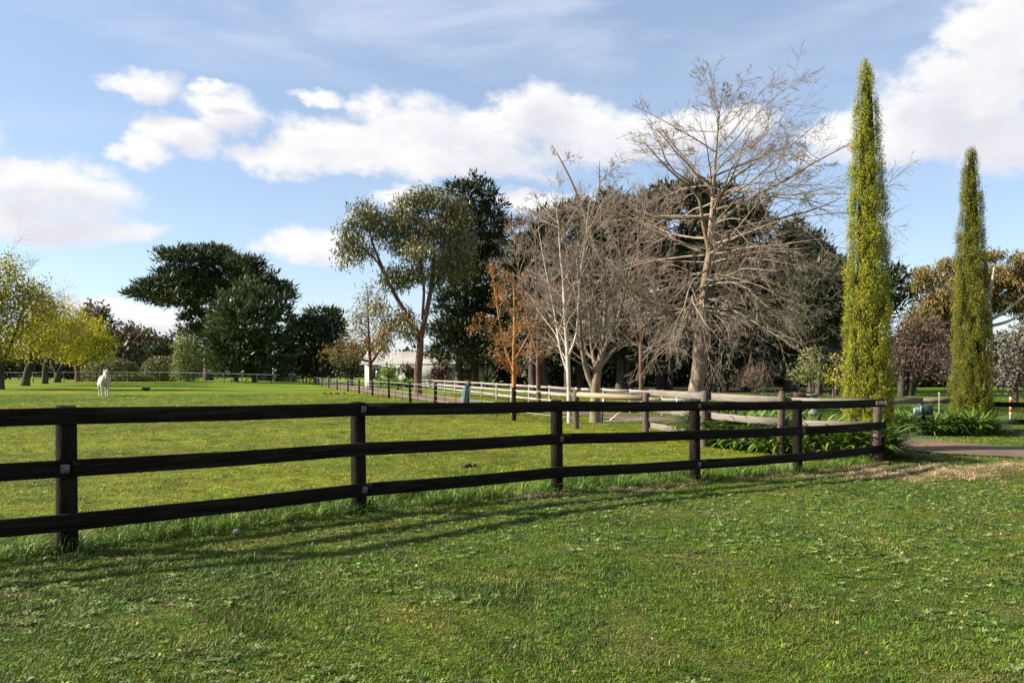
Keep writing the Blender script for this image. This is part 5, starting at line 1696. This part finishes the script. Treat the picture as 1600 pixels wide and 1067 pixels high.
mb.T.append(np.array([(cA, (i + 1) % m_, i) for i in range(m_)] + [(cA + 1, m_ + i, m_ + (i + 1) % m_) for i in range(m_)]))
mb.build('box', M['mail_green'], mbx)
MB().box((-0.285, -0.15, 0.76), (-0.263, 0.15, 0.98)).build('door', M['mail_pale'], mbx)
MB().box((-0.12, -0.20, 0.84), (-0.08, -0.174, 1.06)).build('flag', M['mail_pale'], mbx)

x, y, z = gp(1467, 23.9)
st = thing('white_stake', (x, y, z), 'thin white stake standing in front of the pale board fence', 'stake')
MB().tube([(0, 0, -0.2), (0.01, 0, 1.15)], 0.014, 6).build('rod', M['rail_white'], st)
MB().tube([(0.01, 0, 1.15), (0.01, 0, 1.18)], 0.022, 6).build('cap', M['tape'], st)

x, y, z = gp(1579, 30)
mk = thing('marker_post', (x, y, z), 'white marker post with red bands beyond the black fence', 'post')
M['white'] = m_noisy('white_paint', (0.42, 0.36, 0.34), (0.50, 0.46, 0.44), 8, 0.6, 0)
MB().tube([(0, 0, -0.2), (0, 0, 0.86)], 0.045, 10).build('shaft', M['white'], mk, True)
for z0 in (0.30, 0.62):
    MB().tube([(0, 0, z0), (0, 0, z0 + 0.16)], 0.048, 10).build('band', M['red'], mk, True)

# garden ornaments under the conifer belt
x, y, z = gp(1222, 33)
bo = thing('bollard', (x, y, z), 'stout brown round post standing beyond the grey board fence', 'post')
o = add('shaft', post_mesh('bollard_shaft', 0.13, 1.0, 12, 91), M['post_brown'], bo)
MB().tube([(0, 0, 1.0), (0, 0, 1.03)], [0.12, 0.09], 12).build('cap', M['post_brown'], bo)
x, y, z = gp(1252, 36)
pt = thing('planter_box', (x, y, z), 'brown square wooden planter right of the stout post', 'planter')
for i, zz in enumerate((0.0, 0.22, 0.44, 0.66)):
    for (lo, hi) in (((-0.36, -0.36, zz), (0.36, -0.32, zz + 0.21)), ((-0.36, 0.32, zz), (0.36, 0.36, zz + 0.21)), ((-0.36, -0.318, zz), (-0.32, 0.318, zz + 0.21)), ((0.32, -0.318, zz), (0.36, 0.318, zz + 0.21))):
        MB().box(lo, hi).build('plank', M['post_brown'], pt)
MB().box((-0.318, -0.318, 0.70), (0.318, 0.318, 0.80)).build('soil', M['bark_dark'], pt)
x, y, z = gp(1271, 34)
bb = thing('birdbath', (x, y, z), 'grey stone birdbath beside the wooden planter', 'birdbath')
M['stone'] = m_noisy('grey_stone', (0.12, 0.115, 0.105), (0.20, 0.19, 0.175), 7, 0.9, 0.4)
MB().tube([(0, 0, -0.1), (0, 0, 0.12), (0, 0, 0.2), (0, 0, 0.66), (0, 0, 0.72)], [0.22, 0.2, 0.10, 0.08, 0.14], 12).build('pedestal', M['stone'], bb, True)
MB().tube([(0, 0, 0.72), (0, 0, 0.80), (0, 0, 0.86)], [0.14, 0.28, 0.30], 14).build('bowl', M['stone'], bb, True)

# dung, a stone and a few fallen leaves on the turf
M['dung'] = m_noisy('dung', (0.035, 0.025, 0.018), (0.075, 0.055, 0.038), 14, 0.95, 0.6)


def lumps(name, x, y, n, r, mat, label, cat, sp):
    rg = np.random.default_rng(int(abs(x * 100)))
    mb = MB()
    for i in range(n):
        rr = r * rg.uniform(0.6, 1.2)
        c = np.array([rg.normal(0, sp), rg.normal(0, sp), rr * 0.45])
        for th0, th1 in zip(np.linspace(-1.4, 1.2, 5), np.linspace(-0.75, 1.57, 5)):
            pass
        zs = np.linspace(-1, 1, 6)
        mb.tube([c + np.array([0, 0, zz * rr * 0.7]) for zz in zs], rr * np.sqrt(np.clip(1.02 - zs ** 2, 0.02, 1)) * rg.uniform(0.85, 1.1, 6), 8)
    o = mb.build(name, M[mat], None, True, (x, y, float(gz(x, y)) + 0.01))
    return prop(o, label, cat)


x, y, z = gp(732, 13.3)
lumps('dung_pile', x, y, 9, 0.045, 'dung', 'small dark dung pile in the paddock grass behind the fence', 'dung', 0.07)
x, y, z = gp(520, 62)
lumps('dung_pile', x, y, 12, 0.13, 'dung', 'dark lumpy dung heap near the wire fence', 'dung', 0.45)
x, y, z = gp(367, 7.55)
lumps('pale_stone', x, y, 2, 0.035, 'stone', 'pale stone lying in the grass under the dark fence', 'stone', 0.02)

# a thin scatter of fallen leaves on the verge
rg = np.random.default_rng(77)
x = rg.uniform(-5, 9, 1500)
y = rg.uniform(2.9, 14, 1500)
keep = (side(x, y) < 0.3) & (np.abs(x) < 0.7 * y + 1.5)
x, y = x[keep], y[keep]
C = np.stack([x, y, gz(x, y) + 0.035], 1)
V, Q = leaf_quads(C, rg.normal(size=C.shape) * np.array([1, 1, 0.15]), rg.uniform(0.025, 0.05, len(C)), rg.uniform(0.012, 0.024, len(C)), rg, 2.0)
fl = add('fallen_leaves', mesh('fallen_leaves', V, Q, False, {'rnd': ('FACE', 'FLOAT', rg.uniform(0, 1, len(Q)))}), m_leaf('fallen_leaf', (0.13, 0.075, 0.035), (0.30, 0.22, 0.12), None, 0.1))
prop(fl, 'small brown leaves fallen on the mown verge', 'leaves', kind='stuff')
